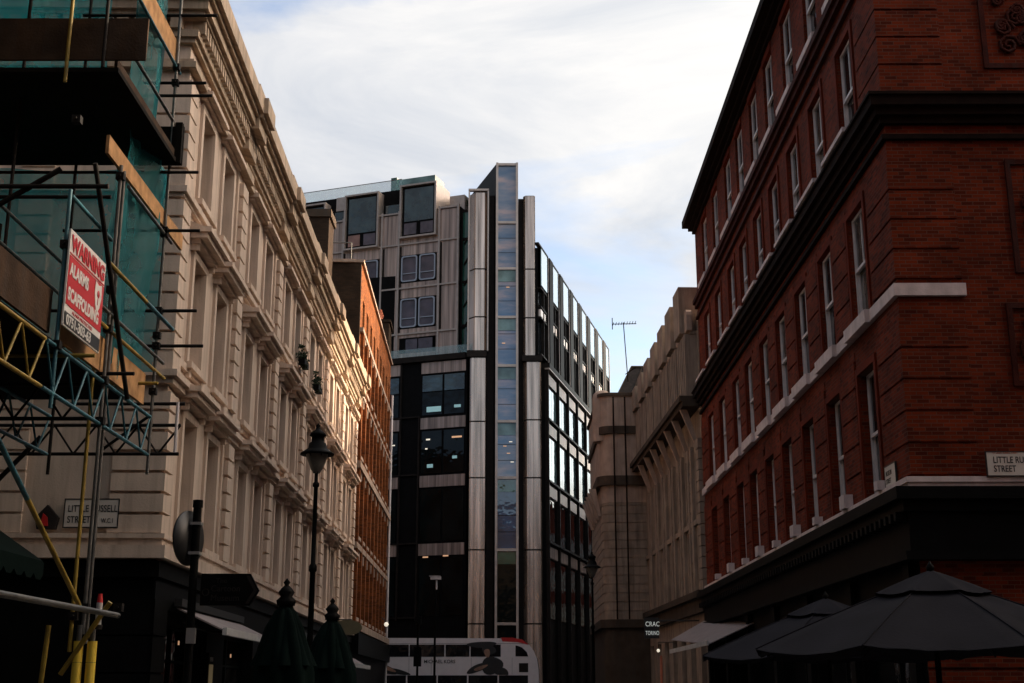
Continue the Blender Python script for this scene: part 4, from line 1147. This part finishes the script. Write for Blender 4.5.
# transoms: short tubes across, sticking out towards the street
for z, y, xa, xb, m in ((6.71,17.5,-6.5,-4.42,'tube_dark'),(7.9,17.5,-6.4,-4.45,'tube_dark'),(6.2,17.5,-6.5,-4.30,'tube_dark'),(5.55,17.0,-6.4,-4.75,'tube_yellow'),(10.2,17.5,-6.4,-4.5,'tube_dark'),
                        (9.9,17.3,-6.3,-4.35,'tube_dark'),(8.75,17.4,-9,-4.5,'tube_dark'),(5.42,17.7,-6.2,-4.55,'tube_dark'),(11.3,17.5,-6.4,-4.4,'tube_dark'),(7.4,14.9,-9,-4.9,'tube_dark'),(5.22,14.2,-6.2,-4.7,'tube_yellow'),(5.3,15.4,-6.2,-4.6,'tube_dark')):
    tb('transom', (xa,y,z), (xb,y,z), m)
# ledgers along the street
for z, x, ya, yb, m in ((7.85,XO,15.7,17.9,'galv'),(7.35,-6.3,11,17.6,'galv'),(6.95,XO,13.7,15.2,'tube_teal'),(6.05,XO,14.0,17.9,'galv'),(10.45,XO,14.6,17.7,'tube_teal'),(9.6,XO,14.5,17.7,'galv'),(5.85,XO,14,18.0,'tube_yellow'),(2.40,-4.5,10.2,15.15,'galv'),(11.9,XO,11,18,'tube_dark'),
                        (6.9,-6.3,11,17.7,'galv')):
    tb('ledger', (x,ya,z), (x,yb,z), m, .0242 if z > 3 else .032)
# braces
def onX(px, py, X=XO):
    pass
tb('brace', (XO+.05,12.2,3.9), (XO+.05,15.0,2.5), 'tube_teal', .028)
tb('brace', (XO+.05,13.1,3.45), (XO+.05,14.98,2.51), 'tube_yellow', .0285)
tb('brace', (XO+.06,14.2,7.55), (XO+.06,16.15,5.15), 'tube_dark', .03)
tb('ledger', (XO+.05,15.0,6.6), (XO+.05,16.7,6.6), 'tube_yellow', .028)
tb('ledger', (XO+.05,16.7,6.6), (XO+.05,18.1,6.6), 'tube_teal', .028)
tb('brace', (-7.6,14.25,6.0), (-5.3,14.25,7.5), 'tube_dark', .035)
tb('transom', (-9,14.2,7.26), (-4.71,14.2,7.26), 'tube_dark', .03)
tb('brace', (-6.4,17.4,4.9), (-7.9,17.4,3.2), 'tube_dark', .035)
tb('brace', (-4.6,15.15,2.55), (-5.15,15.3,1.75), 'tube_yellow', .03)
tb('brace', (-5.35,15.35,2.3), (-5.45,15.35,.2), 'tube_yellow', .03)
tb('brace', (XO,17.55,5.25), (-5.6,17.55,4.75), 'tube_dark', .022)
tb('brace', (-4.62,17.6,4.72), (-4.62,17.6,5.42), 'whitepaint', .022)
# lattice beams
def lattice(p0, p1, z0, z1, m, n):
    b = MB(); a = Vector(S((p0[0],p0[1],0))); c = Vector(S((p1[0],p1[1],0)))
    b.tube((a.x,a.y,z0),(c.x,c.y,z0), .025, 7); b.tube((a.x,a.y,z1),(c.x,c.y,z1), .025, 7)
    for k in range(n):
        q0 = a.lerp(c, k/n); q1 = a.lerp(c, (k+.5)/n); q2 = a.lerp(c, (k+1)/n)
        b.tube((q0.x,q0.y,z1),(q1.x,q1.y,z0), .016, 6); b.tube((q1.x,q1.y,z0),(q2.x,q2.y,z1), .016, 6)
    return b.build('lattice_beam', m, scf)
lattice((XO,10.6), (XO,13.3), 4.66, 5.18, 'tube_yellow', 4)
lattice((XO,13.35), (XO,17.45), 4.66, 5.18, 'tube_teal', 6)
lattice((-9.2,17.62), (-4.57,17.62), 4.70, 5.10, 'tube_dark', 8)
lattice((-6.3,10.6), (-6.3,17.4), 4.66, 5.18, 'tube_teal', 9)
lattice((-9.2,15.3), (-5.1,15.3), 4.72, 5.14, 'tube_dark', 7)
# couplers at crossings
cp = [(XO,17.5,z) for z in (6.71,7.9,6.2,5.55,10.2,7.85,6.35,10.45)] + [(XO,15.35,z) for z in (7.85,6.35,5.85,4.7,5.2,2.5)] + [(XO,13.65,z) for z in (7.85,6.35,5.2)] + [(-4.55,15.32,2.5),(XO-.1,15.3,2.4)]
for p in cp:
    q = S(p); b = MB(); b.box(q[0]-.05, q[0]+.05, q[1]-.045, q[1]+.045, p[2]-.045, p[2]+.045); b.tube((q[0],q[1]-.08,p[2]), (q[0],q[1]+.02,p[2]), .018, 6); b.build('coupler', 'tube_dark', scf)
# decks and boards
def bd(name, x0, x1, y0, y1, z0, z1, m):
    a = S((x0,y0,z0)); c = S((x1,y1,z1)); return MB().box(a[0],c[0],a[1],c[1],z0,z1).build(name, m, scf)
bd('upper_deck', -9.6, -4.83, 14.55, 17.5, 8.90, 8.96, 'deck')
bd('lower_deck', -9.6, -5.05, 10.6, 16.6, 5.24, 5.30, 'deck')
bd('high_deck', -9.6, -5.0, 11.0, 17.3, 11.5, 11.56, 'deck')
bd('toe_board', -9.6, -4.49, 14.50, 14.54, 9.04, 9.60, 'oldboard')
bd('toe_board', -4.87, -4.77, 17.38, 17.46, 8.90, 9.52, 'deck')
bd('toe_board', -5.4, -4.77, 17.48, 17.52, 8.90, 9.5, 'deck')
bd('toe_board', -5.02, -4.98, 14.9, 18.6, 7.98, 8.22, 'ply')
bd('toe_board', -5.05, -5.01, 13.9, 17.3, 5.32, 5.75, 'ply')
bd('toe_board', -5.06, -5.02, 10.5, 13.6, 5.32, 5.80, 'oldboard')
bd('toe_board', -5.02, -4.98, 14.5, 17.6, 10.55, 10.90, 'ply')
bd('toe_board', -4.90, -4.86, 14.6, 17.45, 8.97, 9.10, 'oldboard')
# small red and white beacon on a post
bc = thing('warning_beacon', 'small red-topped white beacon lamp strapped beside the yellow-sleeved poles', 'beacon', (XO+.20, 15.25, 2.25))
MB().tube((0,0,.05),(0,0,.30), .035, 10).build('body', 'greyplastic', bc); MB().tube((0,0,.302),(0,0,.40), .034, 10, .025).build('lens', 'redplastic', bc); MB().tube((0,0,0),(0,0,.05), .05, 10).build('bracket', 'tube_dark', bc)

# netting: sheets with sagging folds
def net(label, x, y0, y1, z0, z1, axis='y', seed=1, taper=0.0):
    rg = random.Random(seed); nu, nv = 26, 20; vs = []; ph = [rg.uniform(0, 6) for _ in range(4)]
    for j in range(nv+1):
        for i in range(nu+1):
            u = i/nu; v = j/nv
            off_ = .07*math.sin(7*u+ph[0]+2*v) + .035*math.sin(19*u+ph[1]-3*v)*(.4+.6*v) + .02*math.sin(37*u+5*v) + .03*math.sin(9*v+ph[2])
            z = z0 + (z1-z0)*v + .05*math.sin(5*u+ph[3])*(1-v)
            yy = y0 + (y1 - taper*(1-v) - y0)*u
            vs.append((off_, yy-15.3, z) if axis == 'y' else (yy+4.95, off_, z))
    fs = [(j*(nu+1)+i, j*(nu+1)+i+1, (j+1)*(nu+1)+i+1, (j+1)*(nu+1)+i) for j in range(nv) for i in range(nu)]
    t = MB(); t.add(vs, fs, True)
    o = t.build('debris_netting', 'net', None, (x, 15.3, 0) if axis == 'y' else (-4.95, x, 0))
    tag(o, label, 'netting', 'teal netting sheets on the scaffold')
net('teal netting sheet along the street face of the scaffold at the sign level', -5.10, 15.4, 17.45, 5.35, 8.1, seed=2, taper=.35)
net('teal netting sheet in front of the cream quoins above the black deck', -5.12, 16.1, 17.5, 9.0, 13.8, seed=5)
net('teal netting sheet hanging under the black deck behind the plywood board', -5.14, 16.2, 18.0, 7.9, 9.0, seed=8)
net('netting sheet deep inside the scaffold across its far end', 17.60, -9.6, -5.0, 5.9, 8.88, axis='x', seed=14)
net('netting sheet across the far end of the scaffold just above the deck', 17.62, -9.6, -6.0, 9.2, 13.0, axis='x', seed=17)

# warning sign (faces the street, i.e. +X): local frame like the left facade
ws = thing('warning_sign', 'large red and white warning board for scaffold alarms tied to the scaffold face', 'sign', (-4.86, 13.54, 5.40), math.pi/2)
SW, SH = 1.40, 1.14
ws.scale = (1.26/1.62, 1.0, 1.10/1.34); SW, SH = 1.62, 1.34
def ws_rect(name, s0, s1, z0, z1, n, m):
    return MB().fb(s0, s1, n-.004, n, z0, z1).build(name, m, ws)
MB().fb(0, SW, -.02, 0, 0, SH).build('board', 'signwhite', ws)
ws_rect('red_field', .02, SW-.02, .30, .98, .006, 'signred')
ws_rect('black_field', .02, SW-.02, .02, .20, .006, 'signblack')
ws_rect('red_line', .02, SW-.02, 1.00, 1.02, .006, 'signred')
text('lettering', 'WARNING', .30, 'signred', ws, (.06, -.008, 1.06), sx=1.02, bold=.012)
text('lettering', 'ALARMS', .24, 'signwhite', ws, (.06, -.010, .72), sx=.92, bold=.010)
text('lettering', 'SCAFFOLDING', .24, 'signwhite', ws, (.06, -.010, .38), sx=.86, bold=.010)
text('lettering', '0751-303-63', .19, 'signwhite', ws, (.08, -.010, .04), sx=1.1, bold=.004)
text('lettering', 'ALARM PROTECTED', .07, 'signred', ws, (.3, -.008, .222), sx=1.4)
e = MB(); pts = [(1.18,.78),(1.20,.97),(1.34,.93),(1.48,.97),(1.50,.78),(1.44,.62),(1.34,.53),(1.24,.62)]
e.prism(pts, 'y', -.011, -.007); e.build('shield', 'signwhite', ws)
e = MB(); e.lathe([(.001,0),(.055,0),(.055,.003),(.001,.003)], 12); o = e.build('shield_mark', 'signred', ws, (1.34,-.011,.80)); o.rotation_euler = (math.pi/2,0,0)
MB().fb(1.325, 1.345, .011, .014, .64, .76).build('shield_mark', 'signred', ws)

# ============================================================ street furniture on the left
ga = thing('shop_awning', 'dark green scalloped awning low at the left edge under the scaffold', 'awning', (-7.58, 11.0, 0))
a = MB(); a.prism([(0,4.45),(2.15,3.02),(2.15,2.98),(0,4.40)], 'y', 0, 4.2); a.prism([(0,4.39),(2.13,2.975),(0,3.0)], 'y', 4.17, 4.19)
a.build('canopy', 'canvas_green', ga)
a = MB()
for k in range(14):
    y = .3*k
    a.prism([(y,3.0),(y+.3,3.0),(y+.3,2.86),(y+.22,2.80),(y+.08,2.80),(y,2.86)], 'x', 2.152, 2.165)
for k in range(7):
    x = .3*k
    a.prism([(x,3.0),(x+.3,3.0),(x+.3,2.86),(x+.22,2.80),(x+.08,2.80),(x,2.86)], 'y', 4.205, 4.215)
a.build('valance', 'canvas_green', ga)
MB().tube((.05,4.0,2.95),(2.1,4.0,2.97), .02, 6).build('arm', 'tube_dark', ga)

def shop_awning(name, label, s0, s1, zt, zb, out, group='folding awnings on the cream terrace shops'):
    t = thing(name, label, 'awning', (LX0 - .0216*s0, LY0 + s0, 0), lrot(), group)
    w = s1 - s0
    MB().add([(0,-.13,zt),(w,-.13,zt),(w,-out,zb),(0,-out,zb),(0,-.13,zt-.03),(w,-.13,zt-.03),(w,-out,zb-.03),(0,-out,zb-.03)], [(0,3,2,1),(4,5,6,7),(0,4,7,3),(1,2,6,5)]).build('cloth', 'awning', t)
    MB().fb(-.05, w+.05, out, out+.08, zb-.10, zb+.03).build('front_bar', 'greyplastic', t)
    MB().fb(-.05, w+.05, .11, .25, zt, zt+.14).build('cassette', 'signblack', t)
    for x in (.3, w-.3): MB().tube((x,-.2,zt-.25),(x+.4,-out*.55,(zt+zb)/2-.2), .025, 6).tube((x+.4,-out*.55,(zt+zb)/2-.2),(x,-out,zb-.05), .025, 6).build('arm', 'signblack', t)
shop_awning('folding_awning', 'grey shop awning below the finger signpost at the corner of the cream terrace', 1.2, 7.4, 3.02, 2.62, 1.0)
shop_awning('folding_awning', 'grey shop awning seen past the closed parasols at the far end of the terrace', 17.5, 26.0, 3.1, 2.35, 1.5)

mc = thing('menu_case', 'small lit menu case on the black shopfront below the front grey awning', 'menu case', (-5.98, 26.3, 1.55), lrot())
MB().fb(0, .5, -.08, .02, 0, .72).build('case', 'blackpaint', mc)
text('lettering', 'MENU', .12, 'greyplastic', mc, (.08, -.03, .56), sx=.9)
MB().fb(.06, .44, .02, .026, .06, .50).build('page', 'lit_page', mc)
# oval hanging sign
ov = thing('hanging_sign', 'oval olive sign projecting from the far end of the cream terrace', 'sign', (-6.05, 46.0, 3.62))
o = MB(); n = 28; pts = [(.52*math.cos(2*math.pi*k/n), .26*math.sin(2*math.pi*k/n)) for k in range(n)]
o.prism(pts, 'y', -.03, .03); o.build('board', 'olive', ov, (.35,0,0))
MB().tube((-.6,0,.27),(.5,0,.27), .02, 6).build('bracket', 'signblack', ov)

# lamp posts
def lamp(label, loc, H=6.1, rz=0):
    t = thing('street_lamp', label, 'street lamp', loc, rz, 'old-fashioned lamp posts')
    p = MB(); p.lathe([(.16,0),(.16,.12),(.12,.2),(.12,.9),(.07,1.0),(.055,1.1),(.048,3.4),(.07,3.42),(.07,3.5),(.042,3.55),(.036,H-1.05),(.06,H-1.03),(.06,H-.98),(.03,H-.95),(.03,H-.80)], 12)
    p.build('post', 'blackpaint', t)
    g = MB(); g.lathe([(.05,H-.80),(.10,H-.74),(.19,H-.52),(.20,H-.46)], 12); g.build('lantern_glass', 'lampglass', t)
    g = MB()
    for k in range(6):
        a = math.pi*k/3; g.tube((.05*math.cos(a),.05*math.sin(a),H-.8),(.205*math.cos(a),.205*math.sin(a),H-.46), .010, 5)
    g.build('glazing_bar', 'blackpaint', t)
    c = MB(); c.lathe([(.001,H-.462),(.30,H-.475),(.30,H-.45),(.24,H-.41),(.17,H-.36),(.15,H-.27),(.11,H-.24),(.11,H-.15),(.15,H-.13),(.13,H-.08),(.06,H-.03),(.03,H+.02),(.045,H+.05),(.001,H+.10)], 14)
    c.build('hood', 'blackpaint', t)
    return t
L1 = lamp('black lamp post with frosted lantern in front of the cream terrace', (-3.44, 22.7, .13), 5.92)
dup(L1, (2.74, 45.0, .13), 0, 'black lamp post in front of the rounded stone bay')

# finger post with traffic disc
fp = thing('finger_post', 'black finger signpost with museum pointer and edge-on round traffic sign at left', 'signpost', (-3.46, 14.3, 0))
MB().tube((0,0,0),(0,0,3.52), .045, 12).tube((0,0,3.52),(0,0,3.60), .055, 12).build('post', 'blackpaint', fp)
fg = MB(); fg.prism([(.09,2.46),(.62,2.46),(.72,2.62),(.62,2.80),(.09,2.80)], 'y', -.025, .025); arm = fg.build('finger', 'blackpaint', fp); arm.rotation_euler = (0,0,R(2))
ch = MB(); ch.prism([(.575,2.48),(.61,2.48),(.70,2.62),(.61,2.78),(.575,2.78),(.66,2.62)], 'y', -.029, -.026); ch.build('chevron', 'slate', arm)
text('lettering', 'The', .075, 'slate', arm, (.25,-.027,2.70), sx=1, depth=.001)
text('lettering', 'Cartoon', .095, 'slate', arm, (.20,-.027,2.61), sx=.95, depth=.001)
text('lettering', 'Museum', .095, 'slate', arm, (.20,-.027,2.51), sx=.95, depth=.001)
rgm = MB()
for k in range(20):
    a = 2*math.pi*k/20; a2 = 2*math.pi*(k+1)/20
    rgm.tube((.145+.035*math.cos(a),-.028,2.60+.035*math.sin(a)),(.145+.035*math.cos(a2),-.028,2.60+.035*math.sin(a2)), .006, 4)
rgm.build('roundel', 'slate', arm)
dsc = MB(); dsc.lathe([(.001,-.012),(.30,-.012),(.30,.012),(.001,.012)], 32); d = dsc.build('traffic_disc', 'signblack', fp, (-.075,-.02,3.18)); d.rotation_euler = (math.pi/2, 0, R(72))
for z in (3.02, 3.34): MB().box(-.06,.06,-.06,.06,z-.015,z+.015).build('clip', 'silver', fp)
MB().box(-.02,.075,-.09,-.03,2.06,2.22).build('clamp', 'silver', fp)

# parasols closed
def closed_parasol(label, loc, sc=1.0):
    t = thing('closed_parasol', label, 'parasol', loc, 0, 'closed parasols')
    fn = lambda a, r, z: 1 + (.10 if z < 2.2 else .14)*math.sin(8*a + z*1.3) + .05*math.sin(3*a + z*2)
    c = MB(); c.lathe([(.22,.75),(.27,1.1),(.31,1.6),(.30,1.9),(.25,2.15),(.18,2.4),(.10,2.58),(.06,2.62)], 48, fn=fn); c.build('folded_canopy', 'canvas_green', t)
    c = MB(); c.lathe([(.30,1.98),(.25,2.12),(.19,2.30),(.13,2.48),(.075,2.62),(.06,2.66)], 48, fn=lambda a, r, z: 1+.12*math.sin(8*a)*(2.7-z)*1.6); c.build('cape', 'canvas_green', t)
    c = MB(); c.lathe([(.001,2.64),(.09,2.64),(.10,2.70),(.06,2.74),(.085,2.79),(.05,2.84),(.02,2.87),(.035,2.90),(.001,2.95)], 14); c.build('finial', 'blackpaint', t)
    MB().tube((0,0,0),(0,0,.8), .03, 10).build('pole', 'blackpaint', t); MB().lathe([(.35,.13),(.35,.2),(.06,.24),(.05,.5)], 20).build('base', 'blackpaint', t)
    return t
P1 = closed_parasol('nearer closed dark green parasol left of the lamp post', (-2.56, 15.0, -.14))
P1.scale = (1.12, 1.12, 1.0)
dup(P1, (-2.52, 18.6, -.12), R(20), 'further closed dark green parasol right of the lamp post')

# parasols open, right
def open_parasol(label, loc, r, zr, zt, rz=0):
    t = thing('open_parasol', label, 'parasol', loc, R(rz), 'open charcoal parasols')
    n = 8; c = MB(); seg = 8; rings = 12
    def pt(i, u, k, lift=0.0):     # i = rib, u across panel, k = 0..1 from top
        a = 2*math.pi*(i+u)/n
        rr = r*k*(math.cos(math.pi/n)/math.cos(math.pi*(u*2-1)/n))
        sag = .07*math.sin(math.pi*u)*k + .012*math.sin(9*k + 3*i)*math.sin(math.pi*u) + .008*math.sin(23*u + i)*k
        z = zt - (zt-zr)*(k**1.15) - sag*.9 + lift
        return (rr*math.cos(a), rr*math.sin(a), z)
    for sgn in (0, -.012):
        vs = []; fs = []
        for j in range(rings+1):
            k = .10 + .90*j/rings
            for i in range(n):
                for q in range(seg): vs.append(pt(i, q/seg, k, sgn))
        N = n*seg
        for j in range(rings):
            for i in range(N): fs.append((j*N+i, j*N+(i+1) % N, (j+1)*N+(i+1) % N, (j+1)*N+i) if sgn else (j*N+i, (j+1)*N+i, (j+1)*N+(i+1) % N, j*N+(i+1) % N))
        c.add(vs, fs, True)
    for i in range(n):
        pr = [pt(i, 0.0, .10 + .90*j/8, .004) for j in range(9)]
        for a_, b_ in zip(pr, pr[1:]): c.tube(a_, b_, .009, 5, caps=False)
    c.build('canopy', 'canvas_grey', t)
    v = MB(); vs = []; fs = []; N = n*seg
    for j in range(4):
        k = .02 + .30*j/3
        for i in range(n):
            for q in range(seg):
                x, y, z = pt(i, q/seg, k, .10 - .05*j/3); vs.append((x, y, z))
    for j in range(3):
        for i in range(N): fs.append((j*N+i, (j+1)*N+i, (j+1)*N+(i+1) % N, j*N+(i+1) % N))
    v.add(vs, fs, True); v.build('vent_cap', 'canvas_grey', t)
    rb = MB()
    for i in range(n):
        a = 2*math.pi*i/n
        rb.tube((.08*math.cos(a),.08*math.sin(a),zt-.12), (r*.99*math.cos(a),r*.99*math.sin(a),zr-.03), .014, 5)
        rb.tube((.05*math.cos(a),.05*math.sin(a),zr+.05), (r*.5*math.cos(a),r*.5*math.sin(a),zt-(zt-zr)*.5-.06), .012, 5)
    rb.build('rib', 'blackpaint', t)
    MB().tube((0,0,0),(0,0,zt+.02), .035, 12).build('pole', 'blackpaint', t)
    MB().lathe([(.001,zt+.08),(.04,zt+.08),(.05,zt+.14),(.02,zt+.18),(.001,zt+.22)], 12).build('finial', 'blackpaint', t)
    MB().lathe([(.42,.13),(.42,.20),(.07,.24),(.05,.6)], 20).build('base', 'blackpaint', t)
open_parasol('open charcoal parasol nearest on the right, its vent cap in full view', (4.93, 15.5, 0), 2.18, 2.02, 2.84, 8)
open_parasol('open charcoal parasol partly hidden behind the nearer one', (5.05, 21.3, 0), 2.15, 2.08, 2.90, 14)

# right: shop awnings and pub sign
t = thing('folding_awning', 'pale shop awning below the black cornice at the far end of the red building', 'awning', (7.42, 50.0, 0), -math.pi/2)
MB().add([(0,0,4.15),(9.5,0,3.55),(9.5,-1.45,2.9),(0,-1.45,3.35),(0,0,4.12),(9.5,0,3.52),(9.5,-1.45,2.87),(0,-1.45,3.32)], [(0,3,2,1),(4,5,6,7),(0,4,7,3),(1,2,6,5),(3,7,6,2)]).build('cloth', 'awning', t)
MB().fb(-.05, 9.55, 1.46, 1.52, 2.85, 2.99).build('front_bar', 'greyplastic', t)
t = thing('projecting_sign', 'small black projecting sign with two lit white words by the far awning', 'sign', (5.45, 52.0, 3.55))
MB().box(-.28,.30,-.05,.05,-.08,.72).build('panel', 'signblack', t)
text('lettering', 'CRAC', .26, 'lit_sign', t, (-.24,-.055,.38), sx=.8); text('lettering', 'TORINO', .22, 'lit_sign', t, (-.24,-.055,.05), sx=.62)
MB().tube((.3,0,.6),(1.9,0,.6), .025, 6).build('bracket', 'signblack', t)
for i, (x, y, z, r_, lb) in enumerate(((5.75,52.5,3.02,.07,'small bright round lamp hung under the far right awning'),(6.7,36.0,2.78,.07,'small warm wall lamp above the red building shopfront'))):
    t = thing('wall_lamp', lb, 'lamp', (x, y, z), 0)
    MB().lathe([(.001,-r_),(r_*.7,-r_*.7),(r_,0),(r_*.7,r_*.7),(.001,r_)], 12).build('globe', 'lit', t); MB().tube((0,0,r_),(0,0,r_+.25), .015, 6).tube((0,0,r_+.25),(.6,0,r_+.25), .015, 6).build('arm', 'signblack', t)
t = thing('traffic_bollard', 'thin orange-red post standing on the far right pavement', 'post', (5.35, 48.0, .13))
MB().lathe([(.07,0),(.07,.05),(.045,.1),(.045,2.55),(.02,2.6)], 10).build('post', 'terracotta', t)

# cctv pole and traffic signal at the crossing
t = thing('camera_pole', 'slim black pole with a white street camera in front of the office block', 'camera', (-4.05, 70.0, 0))
MB().tube((0,0,0),(0,0,6.7), .07, 10, .05).build('pole', 'blackpaint', t)
MB().box(-.28,.28,-.12,.12,7.17,7.33).tube((.05,0,6.65),(.05,0,7.17), .05, 8).box(-.34,.24,-.15,.15,7.332,7.36).build('camera_head', 'whitepaint', t)
t = thing('traffic_signal', 'dark traffic signal on a pole standing in front of the white bus', 'traffic signal', (-5.02, 71.0, 0))
MB().tube((0,0,0),(0,0,6.0), .06, 10).build('pole', 'blackpaint', t); MB().box(-.2,.2,-.15,.15,2.7,3.7).build('signal_head', 'blackpaint', t)
b = MB(); b.box(-.16,.16,-.12,.12,4.9,5.3); b.build('sensor_box', 'blackpaint', t)
t = thing('globe_lamp', 'small bright white lamp fixed at the far corner of the brick building', 'lamp', (-6.95, 73.5, 5.0))
MB().lathe([(.001,-.13),(.09,-.09),(.13,0),(.09,.09),(.001,.13)], 14).build('globe', 'lit', t); MB().tube((0,0,.12),(-.4,0,.5), .03, 6).build('arm', 'signblack', t)

# ============================================================ BUS
bus = thing('double_decker_bus', 'white double-decker bus with fashion advert crossing the end of the street', 'bus', (1.55, 77.0, 0))
Lb = 11.2; W = 2.5
prof = [(-Lb,.35),(0,.35),(.0,1.6),(-.02,2.6),(-.10,3.2),(-.28,3.65),(-.55,4.0),(-.95,4.25),(-1.5,4.37),(-Lb+.6,4.40),(-Lb+.2,4.3),(-Lb,4.0)]
body = MB(); body.prism(prof, 'y', -.0, W); body.build('body', 'buswhite', bus)
MB().prism([(-2.1,4.20),(-1.2,4.16),(-.65,4.02),(-.62,4.06),(-.98,4.31),(-1.5,4.405),(-2.2,4.42)], 'y', -.012, W+.01).build('red_roof_end', 'busred', bus)
up = MB()
for x0, x1 in ((-9.3,-7.5),(-7.45,-5.45),(-5.38,-4.0),(-3.94,-2.2),): up.box(x0,x1,-.012,0,3.34,4.02)
up.build('upper_window', 'busdark', bus)
MB().prism([(-1.35,3.36),(-.62,3.36),(-.70,3.6),(-.98,3.86),(-1.2,3.95),(-1.35,3.98)], 'y', -.012, 0).build('rear_window', 'busdark', bus)
lo = MB()
for k in range(5): lo.box(-9.3+1.75*k,-7.63+1.75*k,-.012,0,1.25,2.30)
lo.build('lower_window', 'busdark', bus)
MB().prism([(0.002,1.4),(.03,1.4),(.02,2.6),(-.06,3.2),(-.26,3.66),(-.30,3.60),(-.10,3.1),(-.02,2.6)], 'y', .25, W-.25).build('end_glass', 'busdark', bus)
MB().prism([(-.36,2.4),(-.10,2.4),(-.13,3.0),(-.26,3.45),(-.40,3.4)], 'y', -.014, -.001).build('end_pillar', 'signblack', bus) if False else None
MB().box(-1.15,-.62,-.013,0,2.48,2.98).build('vent_grille', 'slate', bus)
text('advert_lettering', 'MICHAEL KORS', .27, 'signblack', bus, (-6.62,-.014,2.98), sx=.95, bold=.004)
# the printed figures of the advert (flat print on the side)
def print_shape(blobs, y, m):
    ad = MB()
    for k, (cx, cz, rx, rz_, tl) in enumerate(blobs):
        pts = []
        for q in range(20):
            a = 2*math.pi*q/20; w2 = 1 + .08*math.sin(3*a + k)
            px_, pz_ = rx*w2*math.cos(a), rz_*w2*math.sin(a)
            pts.append((cx + px_*math.cos(tl) - pz_*math.sin(tl), max(2.32, cz + px_*math.sin(tl) + pz_*math.cos(tl))))
        ad.prism(pts, 'y', y - .0012*k - .001, y - .0012*k)
    ad.build('advert_print', m, bus)
print_shape([(-3.3,4.02,.85,.17,.04),(-2.9,3.75,.42,.30,-.3),(-2.7,2.85,.62,.50,.2),(-3.45,2.72,.75,.20,.35),(-2.2,2.5,.5,.25,-.3)], -.015, 'signblack')
print_shape([(-2.98,3.55,.17,.24,.2),(-3.35,2.72,.42,.10,.35)], -.024, 'skin_print')
print_shape([(-10.0,3.0,.9,.35,-.4),(-9.0,2.72,.9,.25,-.35),(-8.1,2.5,.7,.14,-.2)], -.015, 'signblack')
print_shape([(-9.3,2.95,.45,.16,-.4),(-8.6,2.66,.4,.10,-.4)], -.024, 'skin_print')
sm_ = MB()
for x in (-1.55, -3.9, -6.2, -7.48): sm_.box(x, x+.012, -.0045, 0, 2.35, 3.28)
sm_.box(-Lb+.3, -.3, -.005, 0, 4.07, 4.085)
sm_.build('panel_seam', 'slate', bus)
for x in (-2.6, -8.4):
    w_ = MB(); w_.lathe([(.001,-.12),(.45,-.12),(.48,-.06),(.48,.06),(.45,.12),(.001,.12)], 24); o = w_.build('wheel', 'rubber', bus, (x,.10,.48)); o.rotation_euler = (math.pi/2,0,0)
    r_ = MB(); r_.lathe([(.001,.121),(.25,.121),(.25,.14),(.001,.14)], 16); r_.build('rim', 'silver', o)
